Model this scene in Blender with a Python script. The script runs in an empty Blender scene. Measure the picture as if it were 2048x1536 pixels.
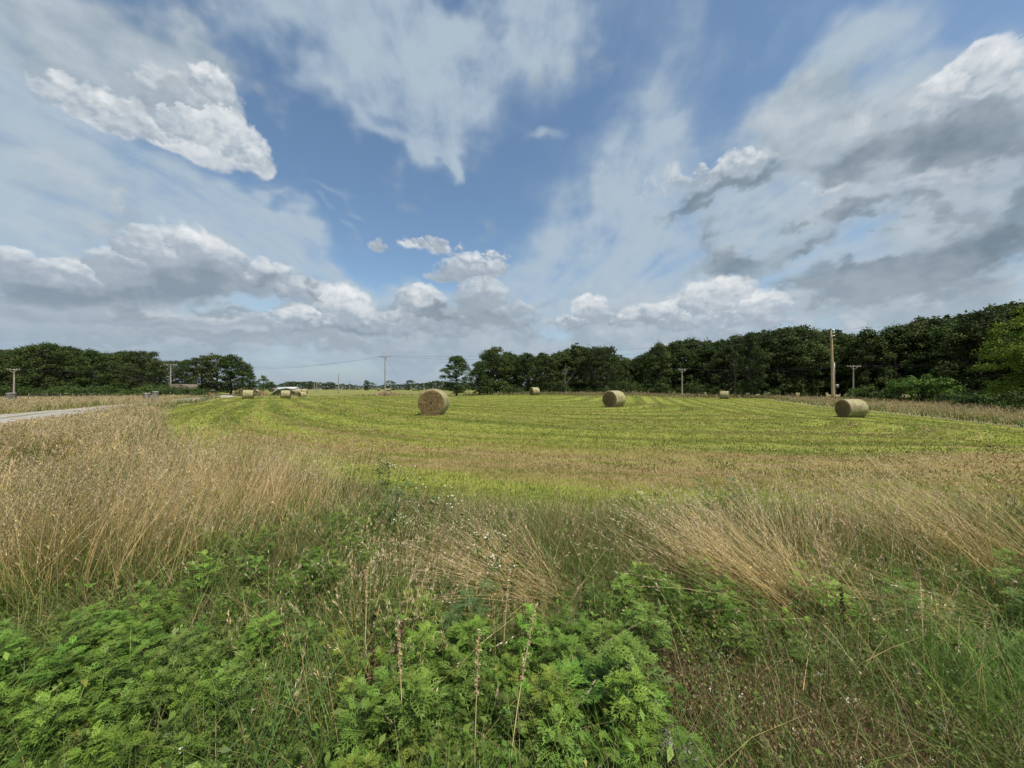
import bpy, math
import numpy as np
from math import radians, sin, cos, atan, hypot, pi

S = bpy.context.scene
COL = S.collection
F = 740.0          # focal length in photograph pixels (2048 wide)
EYE = 1.55
HV = 776.0         # horizon row in the photograph

# ------------------------------------------------------------------ camera
cd = bpy.data.cameras.new('camera')
cam = bpy.data.objects.new('camera', cd)
COL.objects.link(cam)
cd.sensor_width = 36.0
cd.lens = F / 2048 * 36.0
cd.clip_start = 0.05
cd.clip_end = 12000
cam.location = (0, 0, EYE)
cam.rotation_euler = (radians(90 + 0.62), 0, 0)
S.camera = cam
S.view_settings.view_transform = 'Standard'
S.view_settings.look = 'None'
S.view_settings.exposure = 0.3
S.view_settings.gamma = 1.0

# ------------------------------------------------------------------ sun
SUN_DIR = np.array([0.34, -0.30, 0.89]); SUN_DIR /= np.linalg.norm(SUN_DIR)
sun_el = math.asin(SUN_DIR[2]); sun_az = math.atan2(SUN_DIR[0], SUN_DIR[1])
sl = bpy.data.lights.new('sun', 'SUN')
sl.energy = 5.0
sl.angle = radians(0.6)
sl.color = (1.0, 0.935, 0.81)
so = bpy.data.objects.new('sun', sl); COL.objects.link(so)
so.rotation_euler = (pi / 2 - sun_el, 0, pi - sun_az)

# ------------------------------------------------------------------ world sky with clouds
W = bpy.data.worlds.new('World'); S.world = W; W.use_nodes = True
WT = W.node_tree; WT.nodes.clear()

class NG:
    """tiny helper for math on node sockets"""
    def __init__(s, tree): s.t = tree
    def n(s, typ, **kw):
        nd = s.t.nodes.new(typ)
        for k, v in kw.items(): setattr(nd, k, v)
        return nd
    def put(s, sock, v):
        if isinstance(v, bpy.types.NodeSocket): s.t.links.new(v, sock)
        else: sock.default_value = v
    def m(s, op, a, b=None, c=None, clamp=False):
        nd = s.n('ShaderNodeMath', operation=op, use_clamp=clamp)
        s.put(nd.inputs[0], a)
        if b is not None: s.put(nd.inputs[1], b)
        if c is not None: s.put(nd.inputs[2], c)
        return nd.outputs[0]
    def vm(s, op, a, b=None, scale=None):
        nd = s.n('ShaderNodeVectorMath', operation=op)
        s.put(nd.inputs[0], a)
        if b is not None: s.put(nd.inputs[1], b)
        if scale is not None: s.put(nd.inputs['Scale'], scale)
        return nd.outputs['Value'] if op in ('LENGTH', 'DOT_PRODUCT') else nd.outputs[0]
    def xyz(s, x, y, z):
        nd = s.n('ShaderNodeCombineXYZ')
        for i, v in enumerate((x, y, z)): s.put(nd.inputs[i], v)
        return nd.outputs[0]
    def sep(s, v):
        nd = s.n('ShaderNodeSeparateXYZ'); s.put(nd.inputs[0], v); return nd.outputs
    def noise(s, vec, scale, detail=4, rough=0.55, dist=0.0, color=False, lac=2.0):
        nd = s.n('ShaderNodeTexNoise')
        s.put(nd.inputs['Vector'], vec); s.put(nd.inputs['Scale'], scale)
        nd.inputs['Detail'].default_value = detail
        nd.inputs['Roughness'].default_value = rough
        nd.inputs['Lacunarity'].default_value = lac
        nd.inputs['Distortion'].default_value = dist
        return nd.outputs['Color'] if color else nd.outputs['Fac']
    def ramp(s, v, a, b, c=0.0, d=1.0, smooth=True):
        nd = s.n('ShaderNodeMapRange', interpolation_type='SMOOTHSTEP' if smooth else 'LINEAR')
        s.put(nd.inputs[0], v)
        for i, x in zip((1, 2, 3, 4), (a, b, c, d)): s.put(nd.inputs[i], x)
        return nd.outputs[0]
    def mix(s, f, a, b):
        nd = s.n('ShaderNodeMix', data_type='RGBA')
        s.put(nd.inputs[0], f); s.put(nd.inputs[6], a); s.put(nd.inputs[7], b)
        return nd.outputs[2]

def azel(u, v):
    return (atan((u - 1024) / F), atan((HV - v) / hypot(F, u - 1024)))


# ------------------------------------------------------------------ numpy noise
def _hash(ix, iy, iz, seed):
    h = (ix * 374761393 + iy * 668265263 + iz * 2147483647 + seed * 974634777) & 0xffffffff
    h = ((h ^ (h >> 13)) * 1274126177) & 0xffffffff
    h = ((h ^ (h >> 16)) * 2246822519) & 0xffffffff
    return (h ^ (h >> 15)) & 0xffff
def gnoise(x, y, seed=0):
    """2-D gradient noise, about -1..1"""
    xi = np.floor(x).astype(np.int64); yi = np.floor(y).astype(np.int64)
    fx = x - xi; fy = y - yi
    u = fx * fx * fx * (fx * (fx * 6 - 15) + 10); v = fy * fy * fy * (fy * (fy * 6 - 15) + 10)
    def g(dx, dy):
        a = _hash(xi + dx, yi + dy, 0, seed) * (2 * pi / 65536)
        return np.cos(a) * (fx - dx) + np.sin(a) * (fy - dy)
    a = g(0, 0) * (1 - u) + g(1, 0) * u
    b = g(0, 1) * (1 - u) + g(1, 1) * u
    return (a * (1 - v) + b * v) * 1.5
def fbm(x, y, octs=5, rough=0.55, seed=0):
    t = 0; a = 1.0; n = 0
    for i in range(octs):
        t = t + a * gnoise(x + 17.3 * i, y - 9.1 * i, seed + i); n += a
        x = x * 2.03; y = y * 2.03; a *= rough
    return t / n
def worley(x, y, seed=0):
    """rounded lumps: 1 at cell centres falling to 0 between them"""
    xi = np.floor(x).astype(np.int64); yi = np.floor(y).astype(np.int64); best = np.full(x.shape, 9.0)
    for dx in (-1, 0, 1):
        for dy in (-1, 0, 1):
            h = _hash(xi + dx, yi + dy, 1, seed); h2 = _hash(xi + dx, yi + dy, 2, seed + 7)
            d = (xi + dx + h / 65536 - x) ** 2 + (yi + dy + h2 / 65536 - y) ** 2
            best = np.minimum(best, d)
    return 1 - np.clip(best, 0, 1.2)
def sst(x, a, b):
    t = np.clip((x - a) / (b - a), 0, 1)
    return t * t * (3 - 2 * t)

def azel(u, v):
    return (atan((u - 1024) / F), atan((HV - v) / hypot(F, u - 1024)))

#          u     v     a    b   rot  amp
VEIL = [
    (700,  50, 260, 120, -20, 1.6), (1000, 40, 260, 90, 10, 1.4), (820, 150, 190, 130, -35, 1.5), (888, 250, 44, 110, 0, 1.6), (620, 140, 180, 40, -42, 1.0), (893, 320, 14, 60, 0, 1.1), (780, 260, 110, 30, -25, 0.8),
    (1100, 100, 120, 110, 20, 0.8), (1330, 160, 110, 210, -20, 0.65), (1750, 120, 300, 90, 40, 1.3),
    (1250, 270, 70, 170, -35, 0.8), (1170, 420, 110, 110, -20, 0.9), (1420, 60, 90, 120, -10, 0.6),
    (1400, 440, 270, 170, 15, 2.2), (1260, 560, 260, 130, 0, 2.2), (1650, 560, 430, 190, 0, 2.6),
    (1700, 330, 330, 180, 15, 2.4), (1900, 330, 280, 280, 0, 2.2), (1270, 340, 100, 60, 30, 1.0), (1650, 200, 120, 120, 30, 1.2),
    (245, 408, 80, 24, 0, 0.8), (100, 420, 440, 190, -12, 2.6), (430, 470, 250, 110, -30, 2.2), (600, 540, 110, 50, -38, 1.1), (250, 650, 500, 130, 0, 2.4),
    (0, 200, 240, 270, 0, 1.8), (900, 670, 700, 80, 0, 2.2), (1085, 298, 50, 20, 20, 0.9), (655, 362, 60, 18, -15, 0.8),
    (715, 428, 35, 12, -25, 0.7), (625, 410, 22, 14, 0, 0.7), (690, 470, 40, 14, -30, 0.6), (1150, 610, 200, 80, 0, 1.4),
    (490, 600, 190, 60, 0, 1.4), (560, 700, 260, 50, 0, 1.6), (900, 640, 260, 60, 0, 1.2), (1100, 690, 300, 50, 0, 1.4), (1560, 90, 120, 30, 50, 0.5), (980, 200, 140, 120, 0, 0.5), (505, 385, 40, 18, 0, 1.0), (470, 60, 60, 90, 0, 0.5), (560, 470, 120, 50, -35, 0.9),
]
SOFT = [
    (150,  60, 330, 110, -14, 1.4), (420, 110, 80, 100, 40, 1.1), (230, 130, 200, 80, -10, 1.0), (100, 330, 260, 50, -14, 0.7),
    (220, 420, 130, 36, -5, 0.9), (1480, 330, 150, 60, 20, 1.0), (1700, 250, 210, 100, 15, 1.3), (1850, 330, 260, 100, 5, 1.3),
    (1850, 620, 280, 70, 0, 1.0), (1570, 240, 130, 60, 20, 0.9), (120, 650, 300, 60, 0, 1.1), (450, 680, 300, 50, 0, 0.8), (1050, 675, 300, 45, 0, 0.7),
    (1650, 420, 300, 60, 0, 0.9), (820, 700, 500, 35, 0, 0.8), (1480, 500, 130, 60, 0, 0.7), (1300, 600, 200, 60, 0, 0.6), (1950, 140, 150, 120, 0, 0.8),
    (250, 300, 250, 40, -15, 0.4), (560, 640, 180, 50, 0, 0.8), (300, 690, 400, 40, 0, 1.2), (900, 690, 400, 45, 0, 1.3), (1350, 675, 300, 35, 0, 1.0), (1750, 610, 300, 50, 5, 0.9), (1900, 480, 260, 120, 0, 0.9), (120, 470, 260, 60, 0, 0.6),
]
CUM = [
    (140, 185,  90, 46, -5, 1.1), (240, 220, 110, 50, -14, 1.2), (330, 190, 80, 60, 0, 1.0), (415, 165, 46, 44, 0, 1.1), (440, 215, 40, 40, 0, 0.9), (370, 265, 100, 46, -26, 1.2), (450, 275, 80, 46, -28, 1.2), (510, 308, 34, 38, -30, 1.1),
    (400, 490,  70, 42, 0, 1.2), (290, 500, 70, 50, 0, 1.0), (300, 550, 190, 50, 0, 1.2), (120, 545, 110, 36, 5, 1.1), (25, 520, 50, 30, 0, 1.0), (200, 585, 260, 34, 0, 1.1),
    (530, 545,  60, 34, 0, 1.0), (580, 580, 80, 32, 0, 1.0), (60, 630, 170, 26, 0, 0.8), (330, 635, 240, 32, 0, 0.9), (480, 570, 60, 24, 0, 0.8),
    (690, 612,  64, 40, 0, 1.2), (600, 640, 90, 30, 0, 1.1), (700, 650, 100, 26, 0, 1.0), (850, 605, 42, 34, 0, 1.1), (800, 645, 90, 30, 0, 1.0), (960, 595, 56, 40, 0, 1.0), (930, 650, 110, 34, 0, 1.0), (1020, 630, 60, 30, 0, 0.8),
    (758, 490, 26, 16, 0, 1.0), (870, 485, 75, 15, -5, 1.0), (940, 530, 84, 30, 0, 1.1), (990, 540, 40, 26, 0, 0.9), (885, 552, 40, 15, 0, 0.8),
    (1185, 618, 36, 28, 0, 1.1), (1150, 645, 80, 22, 0, 0.9), (1250, 650, 60, 20, 0, 0.7), (1430, 590, 90, 44, 0, 1.2), (1500, 620, 80, 38, 0, 1.1), (1340, 635, 80, 32, 0, 1.1), (1590, 645, 100, 24, 0, 0.8),
    (1480, 310,  60, 30, 15, 1.0), (1390, 345, 120, 28, 10, 0.8), (1980, 120, 90, 56, 20, 1.3), (1910, 190, 90, 66, 30, 1.2), (2020, 190, 80, 60, 0, 1.1), (1720, 215, 80, 40, 35, 0.6),
    (1780, 640, 180, 25, 10, 0.7), (1960, 575, 140, 25, 20, 0.7), (1850, 370, 160, 25, 12, 0.7), (1690, 360, 120, 25, 0, 0.6),
    (240, 405, 60, 18, 0, 0.7),
]
BRIGHT = [
    (390, 475, 60, 34, 0, 0.45), (295, 465, 50, 26, 0, 0.3), (95, 535, 60, 26, 0, 0.35), (200, 515, 70, 22, 0, 0.25), (25, 505, 50, 20, 0, 0.3),
    (240, 225, 180, 44, -18, 0.32), (450, 285, 120, 44, -28, 0.36), (430, 150, 50, 40, -40, 0.36), (140, 180, 100, 36, 0, 0.28),
    (700, 595, 74, 28, 0, 0.45), (855, 590, 50, 28, 0, 0.45), (600, 628, 80, 18, 0, 0.3), (965, 505, 40, 14, 0, 0.25), (870, 478, 80, 10, 0, 0.2),
    (1190, 605, 40, 24, 0, 0.4), (1435, 570, 110, 34, 0, 0.45), (1330, 620, 60, 22, 0, 0.3), (1470, 300, 70, 24, 10, 0.35), (1520, 600, 60, 30, 0, 0.35),
    (1980, 100, 130, 60, 20, 0.42), (1870, 150, 60, 50, 45, 0.35), (545, 530, 60, 18, 0, 0.3), (660, 610, 40, 20, 0, 0.25),
    (1900, 575, 120, 14, 20, 0.2), (1640, 350, 120, 18, 0, 0.2),
]
DARK = [
    (330, 575, 230, 34, 5, 0.34), (100, 595, 200, 22, 0, 0.22), (440, 545, 70, 34, 30, 0.22), (560, 600, 110, 18, 0, 0.25), (660, 665, 140, 16, 0, 0.25),
    (330, 650, 330, 18, 0, 0.22), (800, 670, 150, 18, 0, 0.2), (360, 200, 60, 26, -10, 0.22), (940, 560, 90, 12, 0, 0.15), (950, 640, 140, 34, 0, 0.2),
    (1420, 662, 200, 18, 0, 0.3), (1160, 660, 120, 16, 0, 0.25), (1960, 240, 130, 40, 10, 0.3), (1490, 350, 90, 18, 15, 0.25), (990, 600, 60, 30, 0, 0.15),
]
GREY = [
    (270, 625, 56, 15, 0, 0.8), (430, 604, 75, 12, -10, 0.65), (548, 570, 46, 18, 0, 0.8), (645, 597, 18, 9, 0, 0.7), (350, 565, 150, 22, 8, 0.5), (120, 590, 120, 14, 5, 0.4),
    (1510, 350, 110, 24, 22, 0.6), (1370, 425, 60, 22, 18, 0.8), (1440, 385, 70, 26, 30, 0.65), (1425, 480, 28, 30, -60, 0.6), (1460, 530, 90, 26, 0, 0.9), (1600, 505, 50, 14, 15, 0.9), (1500, 500, 80, 20, 10, 0.5),
    (1708, 430, 52, 30, 12, 1.25), (1590, 432, 34, 10, 0, 0.7), (1930, 500, 200, 42, 14, 1.1), (1740, 550, 150, 26, 8, 0.95), (1830, 430, 70, 16, 5, 0.7),
    (1760, 290, 160, 46, 3, 0.9), (1940, 250, 120, 60, 10, 0.85), (2010, 370, 64, 30, 25, 1.1), (1600, 590, 120, 16, 0, 0.6), (1960, 440, 130, 34, 12, 0.8), (1900, 330, 180, 30, 10, 0.7),
    (880, 638, 40, 10, 0, 0.5), (820, 612, 22, 8, 0, 0.5), (1080, 595, 90, 12, 0, 0.35), (1000, 655, 200, 16, 0, 0.5), (400, 665, 260, 14, 0, 0.5), (700, 680, 200, 12, 0, 0.5), (1400, 670, 200, 10, 0, 0.4),
    (330, 180, 90, 24, -10, 0.35), (1820, 590, 220, 26, 8, 0.7), (1650, 470, 120, 26, 10, 0.4), (1850, 260, 200, 60, 5, 0.5), (1450, 560, 100, 18, 0, 0.6), (700, 700, 260, 12, 0, 0.5), (950, 625, 130, 26, 0, 0.35), (250, 690, 240, 12, 0, 0.45),
]

def blobsum(lst, ax, ey, grow=1.5):
    tot = np.zeros_like(ax)
    for (u, v, a, b, rot, amp) in lst:
        c = azel(u, v)
        ca, sa = cos(radians(rot)), sin(radians(rot))
        e1 = azel(u + a * ca, v - a * sa); e2 = azel(u - b * sa, v - b * ca)
        d1 = (e1[0] - c[0], e1[1] - c[1]); d2 = (e2[0] - c[0], e2[1] - c[1])
        r1 = hypot(*d1); r2 = abs(d1[0] * d2[1] - d1[1] * d2[0]) / r1
        dx = ax - c[0]; dy = ey - c[1]
        p = (dx * d1[0] + dy * d1[1]) / r1 / (r1 * grow); q = (dy * d1[0] - dx * d1[1]) / r1 / (r2 * grow)
        r = np.sqrt(p * p + q * q)
        tot += amp * (1 - sst(r, 0, 1))
    return tot

BODIES = [   # u, v, half-width, half-height, lumps, brightness, base greyness
    (390, 497, 74, 42, 40, 1.0, .8), (300, 505, 66, 50, 40, .8, .8), (225, 528, 70, 40, 34, .75, .8), (130, 548, 80, 34, 34, .85, .8), (30, 525, 55, 34, 26, .85, .7), (465, 530, 40, 38, 18, .55, .8),
    (535, 552, 62, 34, 30, .8, .7), (600, 585, 60, 30, 24, .6, .8), (690, 618, 68, 42, 46, 1.05, .6), (600, 645, 84, 28, 34, .95, .6), (750, 650, 60, 24, 20, .6, .7),
    (850, 608, 48, 38, 30, 1.0, .6), (800, 648, 60, 26, 24, .7, .7), (960, 598, 58, 42, 34, .55, .6), (900, 655, 90, 26, 30, .55, .6), (1030, 630, 60, 30, 22, .45, .6),
    (1188, 624, 40, 29, 26, .95, .6), (1140, 646, 50, 17, 20, .7, .6), (1255, 648, 44, 20, 18, .65, .6), (1440, 602, 92, 48, 56, 1.05, .45), (1335, 632, 58, 28, 26, .8, .6), (1530, 622, 66, 34, 32, .95, .5), (1400, 645, 120, 24, 30, .7, .7),
    (945, 532, 86, 28, 36, .75, .6), (872, 487, 70, 13, 20, .55, .4), (760, 490, 24, 13, 10, .55, .4), (985, 510, 44, 14, 14, .8, .4), 
    (140, 192, 96, 44, 34, .9, .35), (245, 232, 110, 46, 40, .9, .35), (330, 190, 90, 52, 34, .62, .5), (418, 172, 54, 46, 30, .95, .4), (440, 262, 92, 50, 44, .95, .35), (505, 308, 42, 42, 28, 1.0, .3), (370, 248, 90, 44, 34, .85, .4),
    (1985, 128, 90, 60, 44, 1.0, .5), (1905, 200, 76, 66, 40, .8, .7), (2040, 210, 70, 60, 30, .6, .8), (1478, 318, 62, 30, 28, .85, .5), (1400, 350, 60, 22, 20, .65, .5),
]
def lumps(ax, ey):
    """heaped cumulus: spheres pressed together, lit from high on the right"""
    rng = np.random.default_rng(8)
    best = np.full(ax.shape, -1.0); tone = np.full(ax.shape, 0.5)
    L = np.array([0.30, 0.80, 0.52]); L /= np.linalg.norm(L)
    for (u, v, a, b, n, br, gy) in BODIES:
        c = azel(u, v); ea = azel(u + a, v); eb = azel(u, v - b)
        A, Bv = abs(ea[0] - c[0]), abs(eb[1] - c[1])
        sel = (np.abs(ax - c[0]) < A * 1.9) & (np.abs(ey - c[1]) < Bv * 2.0)
        if not sel.any(): continue
        px = (ax[sel] - c[0]) / A; py = (ey[sel] - c[1]) / Bv        # body coordinates
        bb = np.full(px.shape, -1.0); wt = np.full(px.shape, 1e-9); ws = wt * 0.5; asp = A / Bv
        for i in range(int(n * 1.5)):
            small = i > n
            th = rng.uniform(-0.25, pi + 0.25) if small else rng.uniform(0, 2 * pi)
            r = rng.uniform(0.75, 1.0) if small else np.sqrt(rng.uniform(0, 0.72))
            ox, oy = r * cos(th) * (0.9 if small else 0.82), max(-0.62, r * sin(th) * 0.86)
            R = rng.uniform(0.16, 0.30) if small else rng.uniform(0.36, 0.62)
            ux = (px - ox) / (R / asp * 1.15); uy = (py - oy) / R
            q = 1 - ux * ux - uy * uy
            z = np.sqrt(np.maximum(q, 0)); hgt = q * R + 0.25 * R + 0.12 * (0.5 - abs(ox))
            hgt = np.where(q > 0, hgt, -1)
            sh = np.clip(ux * L[0] + uy * L[1] + z * L[2], -0.4, 1)
            k_ = np.where(q > 0, np.exp(7.0 * np.minimum(hgt, 1.2)) * np.minimum(q, 0.35), 0)
            wt = wt + k_; ws = ws + k_ * (0.45 + 0.50 * sh)
            bb = np.maximum(bb, hgt * np.clip(q / 0.25, 0, 1) * (q > 0) - (q <= 0))
        tt = ws / wt
        vert = np.clip((py + 0.75) / 1.35, 0, 1)
        bb = bb - 0.55 * (1 - np.clip((py + 0.95) / 0.55, 0, 1))
        tt = tt * (1 - gy * 0.62 * (1 - vert)) * (0.62 + 0.38 * br) + 0.10 * (br - 0.8)
        m = bb > best[sel]
        bs = best[sel]; ts = tone[sel]; bs[m] = bb[m]; ts[m] = tt[m]; best[sel] = bs; tone[sel] = ts
    return best, tone

def sky_fields(az, el):
    """cover of the four cloud sheets and their tone, for directions az, el"""
    ez = el * 1.5
    hs = 0.5 + el * 1.1
    w1x = fbm(az * 5, ez * 5, 4, 0.5, 11); w1y = fbm(az * 5, ez * 5, 4, 0.5, 31)
    w2x = fbm(az * 22, ez * 22, 5, 0.62, 51); w2y = fbm(az * 22, ez * 22, 5, 0.62, 71)
    qx = az + hs * (0.060 * w1x + 0.007 * w2x); qy = el + hs * (0.060 * w1y + 0.007 * w2y)
    sx = az + 0.11 * w1x; sy = el + 0.11 * w1y
    sz = np.sin(np.maximum(el, 0)); inv = np.cos(el) / (sz + 0.10)
    px, py = np.sin(az) * inv, np.cos(az) * inv
    n3 = fbm(az * 8, ez * 8, 6, 0.55, 121)
    # high streaky veil
    pw = fbm(px * 0.9, py * 0.9, 3, 0.5, 5)
    st = 0.9 * fbm(px * 3.4 + pw * 1.2, py * 0.7, 7, 0.62, 91) + 0.45 * fbm(px * 13 + pw * 2, py * 2.2, 5, 0.6, 101)
    vb = blobsum(VEIL, sx, sy) 
    veil = np.clip(np.minimum(vb, 1.5) * (0.82 + 0.55 * st + 0.65 * n3), 0, 1.8)
    veil = 0.92 * sst(veil, 0.0, 1.6)
    # soft grey-white sheets
    soft = 0.88 * sst(0.85 * blobsum(SOFT, sx, sy) + 0.5 * n3, 0.05, 1.1)
    st_ = np.clip(0.5 + 1.1 * n3 + 0.6 * (n3 - fbm(az * 8 + 0.12, ez * 8 + 0.2, 6, 0.55, 121)), 0, 1)
    # cumulus: billowed detail (folded noise) lit from above
    def puff(x, y, o=3):
        t = 0; n = 0; a = 1.0; k = 11.0
        for i in range(o):
            t = t + a * worley(x * k + 3.7 * i, y * k + 1.9 * i, 141 + i); n += a
            k *= 2.15; a *= 0.56
        return t / n
    b0 = puff(qx, qy * 1.25, 4)
    b1 = puff(qx + 0.004, qy * 1.25 + 0.010, 4)
    cb = 0.80 * blobsum(CUM, qx, qy) + 0.85 * (b0 - 0.72) + 0.20 * n3 + 0.26 * w2x
    cum = 0.96 * sst(cb, 0.34, 0.72)
    edge = sst(cb, 0.45, 1.1)
    tone = 0.55 + 0.55 * (b0 - b1) + 0.38 * (b0 - 0.72) + 0.30 * n3 + 0.12 * w2y + 0.9 * blobsum(BRIGHT, qx, qy) - 1.25 * blobsum(DARK, qx, qy) - 0.10 * edge + 0.1 * w1x
    tone = np.clip(tone, 0, 1)
    gb = blobsum(GREY, qx + 0.03 * w2x + 0.05 * w1x, qy + 0.03 * w2y + 0.03 * w1y, 1.75) + 0.65 * n3 + 0.2 * w2y + 0.30 * (b0 - 0.72)
    grey = 0.86 * sst(gb, 0.10, 1.0)
    gt = np.clip(0.55 + 1.5 * n3 + 0.5 * w2y - 0.25 * (gb - 0.6) + 0.25 * (b0 - b1), 0, 1)
    w4x = fbm(az * 60, ez * 60, 4, 0.6, 201); w4y = fbm(az * 60, ez * 60, 4, 0.6, 221)
    lb, lt = lumps(az + 0.016 * w1x + (0.016 * w2x + 0.007 * w4x) * hs, el + 0.016 * w1y + (0.016 * w2y + 0.007 * w4y) * hs)
    la = 0.94 * sst(lb + 0.34 * w2x + 0.34 * w4y, -0.14, 0.78)
    lt = np.clip(lt + 0.22 * w2y + 0.14 * n3 + 0.16 * w4x, 0, 1)
    tot = la + cum * (1 - la)
    tone = np.where(tot > 1e-4, (lt * la + tone * cum * (1 - la)) / np.maximum(tot, 1e-4), tone)
    cum = tot
    return veil, soft, cum, grey, st_, tone, gt

VEIL_C = (0.475, 0.58, 0.675); SOFT_C = ((0.37, 0.455, 0.525), (0.56, 0.63, 0.685))
CUM_C = ((0.27, 0.335, 0.41), (0.44, 0.515, 0.59), (0.93, 0.95, 0.96)); GREY_C = ((0.17, 0.228, 0.285), (0.33, 0.40, 0.465))
HAZE_C = (0.37, 0.46, 0.565)

def new_mesh(name, V, faces, mat=None, cols=None, smooth=False, mats=None, midx=None):
    """faces: list of int arrays (M,3) / (M,4); cols: (len(V),3) linear colours"""
    me = bpy.data.meshes.new(name)
    V = np.asarray(V, np.float32)
    if not isinstance(faces, (list, tuple)): faces = [faces]
    faces = [np.asarray(f, np.int32) for f in faces if len(f)]
    me.vertices.add(len(V)); me.vertices.foreach_set('co', V.ravel())
    nl = sum(f.size for f in faces); npoly = sum(len(f) for f in faces)
    me.loops.add(nl); me.polygons.add(npoly)
    me.loops.foreach_set('vertex_index', np.concatenate([f.ravel() for f in faces]))
    tot = np.concatenate([np.full(len(f), f.shape[1], np.int32) for f in faces])
    me.polygons.foreach_set('loop_start', np.concatenate([[0], np.cumsum(tot)[:-1]]).astype(np.int32))
    if smooth: me.polygons.foreach_set('use_smooth', np.ones(npoly, bool))
    for m in (mats or ([mat] if mat else [])): me.materials.append(m)
    if midx is not None: me.polygons.foreach_set('material_index', np.asarray(midx, np.int32))
    me.update(calc_edges=True)
    if cols is not None:
        a = me.attributes.new('tint', 'FLOAT_COLOR', 'POINT')
        c = np.ones((len(V), 4), np.float32); c[:, :3] = cols
        a.data.foreach_set('color', c.ravel())
    return me

def link(name, me, parent=None, loc=None, rotz=None):
    o = bpy.data.objects.new(name, me); COL.objects.link(o)
    if parent is not None: o.parent = parent
    if loc is not None: o.location = loc
    if rotz is not None: o.rotation_euler = (0, 0, rotz)
    return o
def tag(o, label=None, cat=None, group=None, kind=None):
    if label: o['label'] = label
    if cat: o['category'] = cat
    if group: o['group'] = group
    if kind: o['kind'] = kind
    return o
def thing(name, label, cat, loc=(0, 0, 0), rotz=0, group=None):
    o = bpy.data.objects.new(name, None); COL.objects.link(o)
    o.empty_display_size = 0.2
    o.location = loc; o.rotation_euler = (0, 0, rotz)
    return tag(o, label, cat, group)
def dup(root, kids, loc, rotz=0, scale=None, label=None):
    r = root.copy(); COL.objects.link(r); r.location = loc; r.rotation_euler = (0, 0, rotz)
    if scale is not None: r.scale = scale
    if label: r['label'] = label
    for c in kids:
        k = c.copy(); COL.objects.link(k); k.parent = r
    return r

class MB:
    """collects shapes into one mesh"""
    def __init__(s): s.v = []; s.q = []; s.t = []; s.n = 0
    def add(s, V, Q=None, T=None):
        V = np.asarray(V, float)
        if Q is not None and len(Q): s.q.append(np.asarray(Q) + s.n)
        if T is not None and len(T): s.t.append(np.asarray(T) + s.n)
        s.v.append(V); s.n += len(V)
    def box(s, c, size, rotz=0, bevel=0):
        x, y, z = [d / 2 for d in size]
        V = np.array([(i * x, j * y, k * z) for i in (-1, 1) for j in (-1, 1) for k in (-1, 1)])
        cz, sz = cos(rotz), sin(rotz)
        V = np.stack([V[:, 0] * cz - V[:, 1] * sz, V[:, 0] * sz + V[:, 1] * cz, V[:, 2]], 1) + np.array(c)
        s.add(V, [(0, 1, 3, 2), (4, 6, 7, 5), (0, 4, 5, 1), (2, 3, 7, 6), (0, 2, 6, 4), (1, 5, 7, 3)])
    def tube(s, pts, rad, seg=8, caps=True):
        pts = np.asarray(pts, float); n = len(pts); rad = np.broadcast_to(rad, (n,))
        d = np.gradient(pts, axis=0); d /= np.linalg.norm(d, axis=1)[:, None] + 1e-9
        ref = np.array([0, 0, 1.0]) if abs(d[:, 2]).mean() < 0.8 else np.array([1.0, 0, 0])
        a = np.cross(d, ref); a /= np.linalg.norm(a, axis=1)[:, None] + 1e-9
        b = np.cross(d, a)
        th = np.arange(seg) * 2 * pi / seg
        V = (pts[:, None] + rad[:, None, None] * (np.cos(th)[None, :, None] * a[:, None] + np.sin(th)[None, :, None] * b[:, None])).reshape(-1, 3)
        i = np.arange(n - 1)[:, None] * seg; j = np.arange(seg)[None]
        k = (j + 1) % seg
        Q = np.stack([i + j, i + k, i + seg + k, i + seg + j], -1).reshape(-1, 4)
        T = []
        if caps:
            V = np.vstack([V, pts[0], pts[-1]]); m = n * seg
            T = [(m, (q + 1) % seg, q) for q in range(seg)] + [(m + 1, (n - 1) * seg + q, (n - 1) * seg + (q + 1) % seg) for q in range(seg)]
        s.add(V, Q, T)
    def mesh(s, name, mat=None, smooth=False, cols=None):
        f = ([np.vstack(s.q)] if s.q else []) + ([np.vstack(s.t)] if s.t else [])
        return new_mesh(name, np.vstack(s.v), f, mat, cols, smooth)
    def build(s, name, mat, parent=None, smooth=False, loc=None):
        return link(name, s.mesh(name, mat, smooth), parent, loc)

# ------------------------------------------------------------------ materials
def mat_new(name):
    m = bpy.data.materials.new(name); m.use_nodes = True
    t = m.node_tree; t.nodes.clear()
    return m, NG(t)
def finish(g, shader):
    o = g.n('ShaderNodeOutputMaterial'); g.t.links.new(shader, o.inputs[0])
def principled(g, col, rough=0.8, normal=None, spec=0.25, metal=0.0):
    b = g.n('ShaderNodeBsdfPrincipled')
    g.put(b.inputs['Base Color'], col); g.put(b.inputs['Roughness'], rough)
    b.inputs['Specular IOR Level'].default_value = spec
    b.inputs['Metallic'].default_value = metal
    if normal is not None: g.t.links.new(normal, b.inputs['Normal'])
    return b.outputs[0]
def bump(g, h, dist=0.02, strength=1.0):
    b = g.n('ShaderNodeBump'); b.inputs['Strength'].default_value = strength
    b.inputs['Distance'].default_value = dist; g.put(b.inputs['Height'], h)
    return b.outputs[0]
def attr(g, name): return g.n('ShaderNodeAttribute', attribute_name=name)
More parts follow.
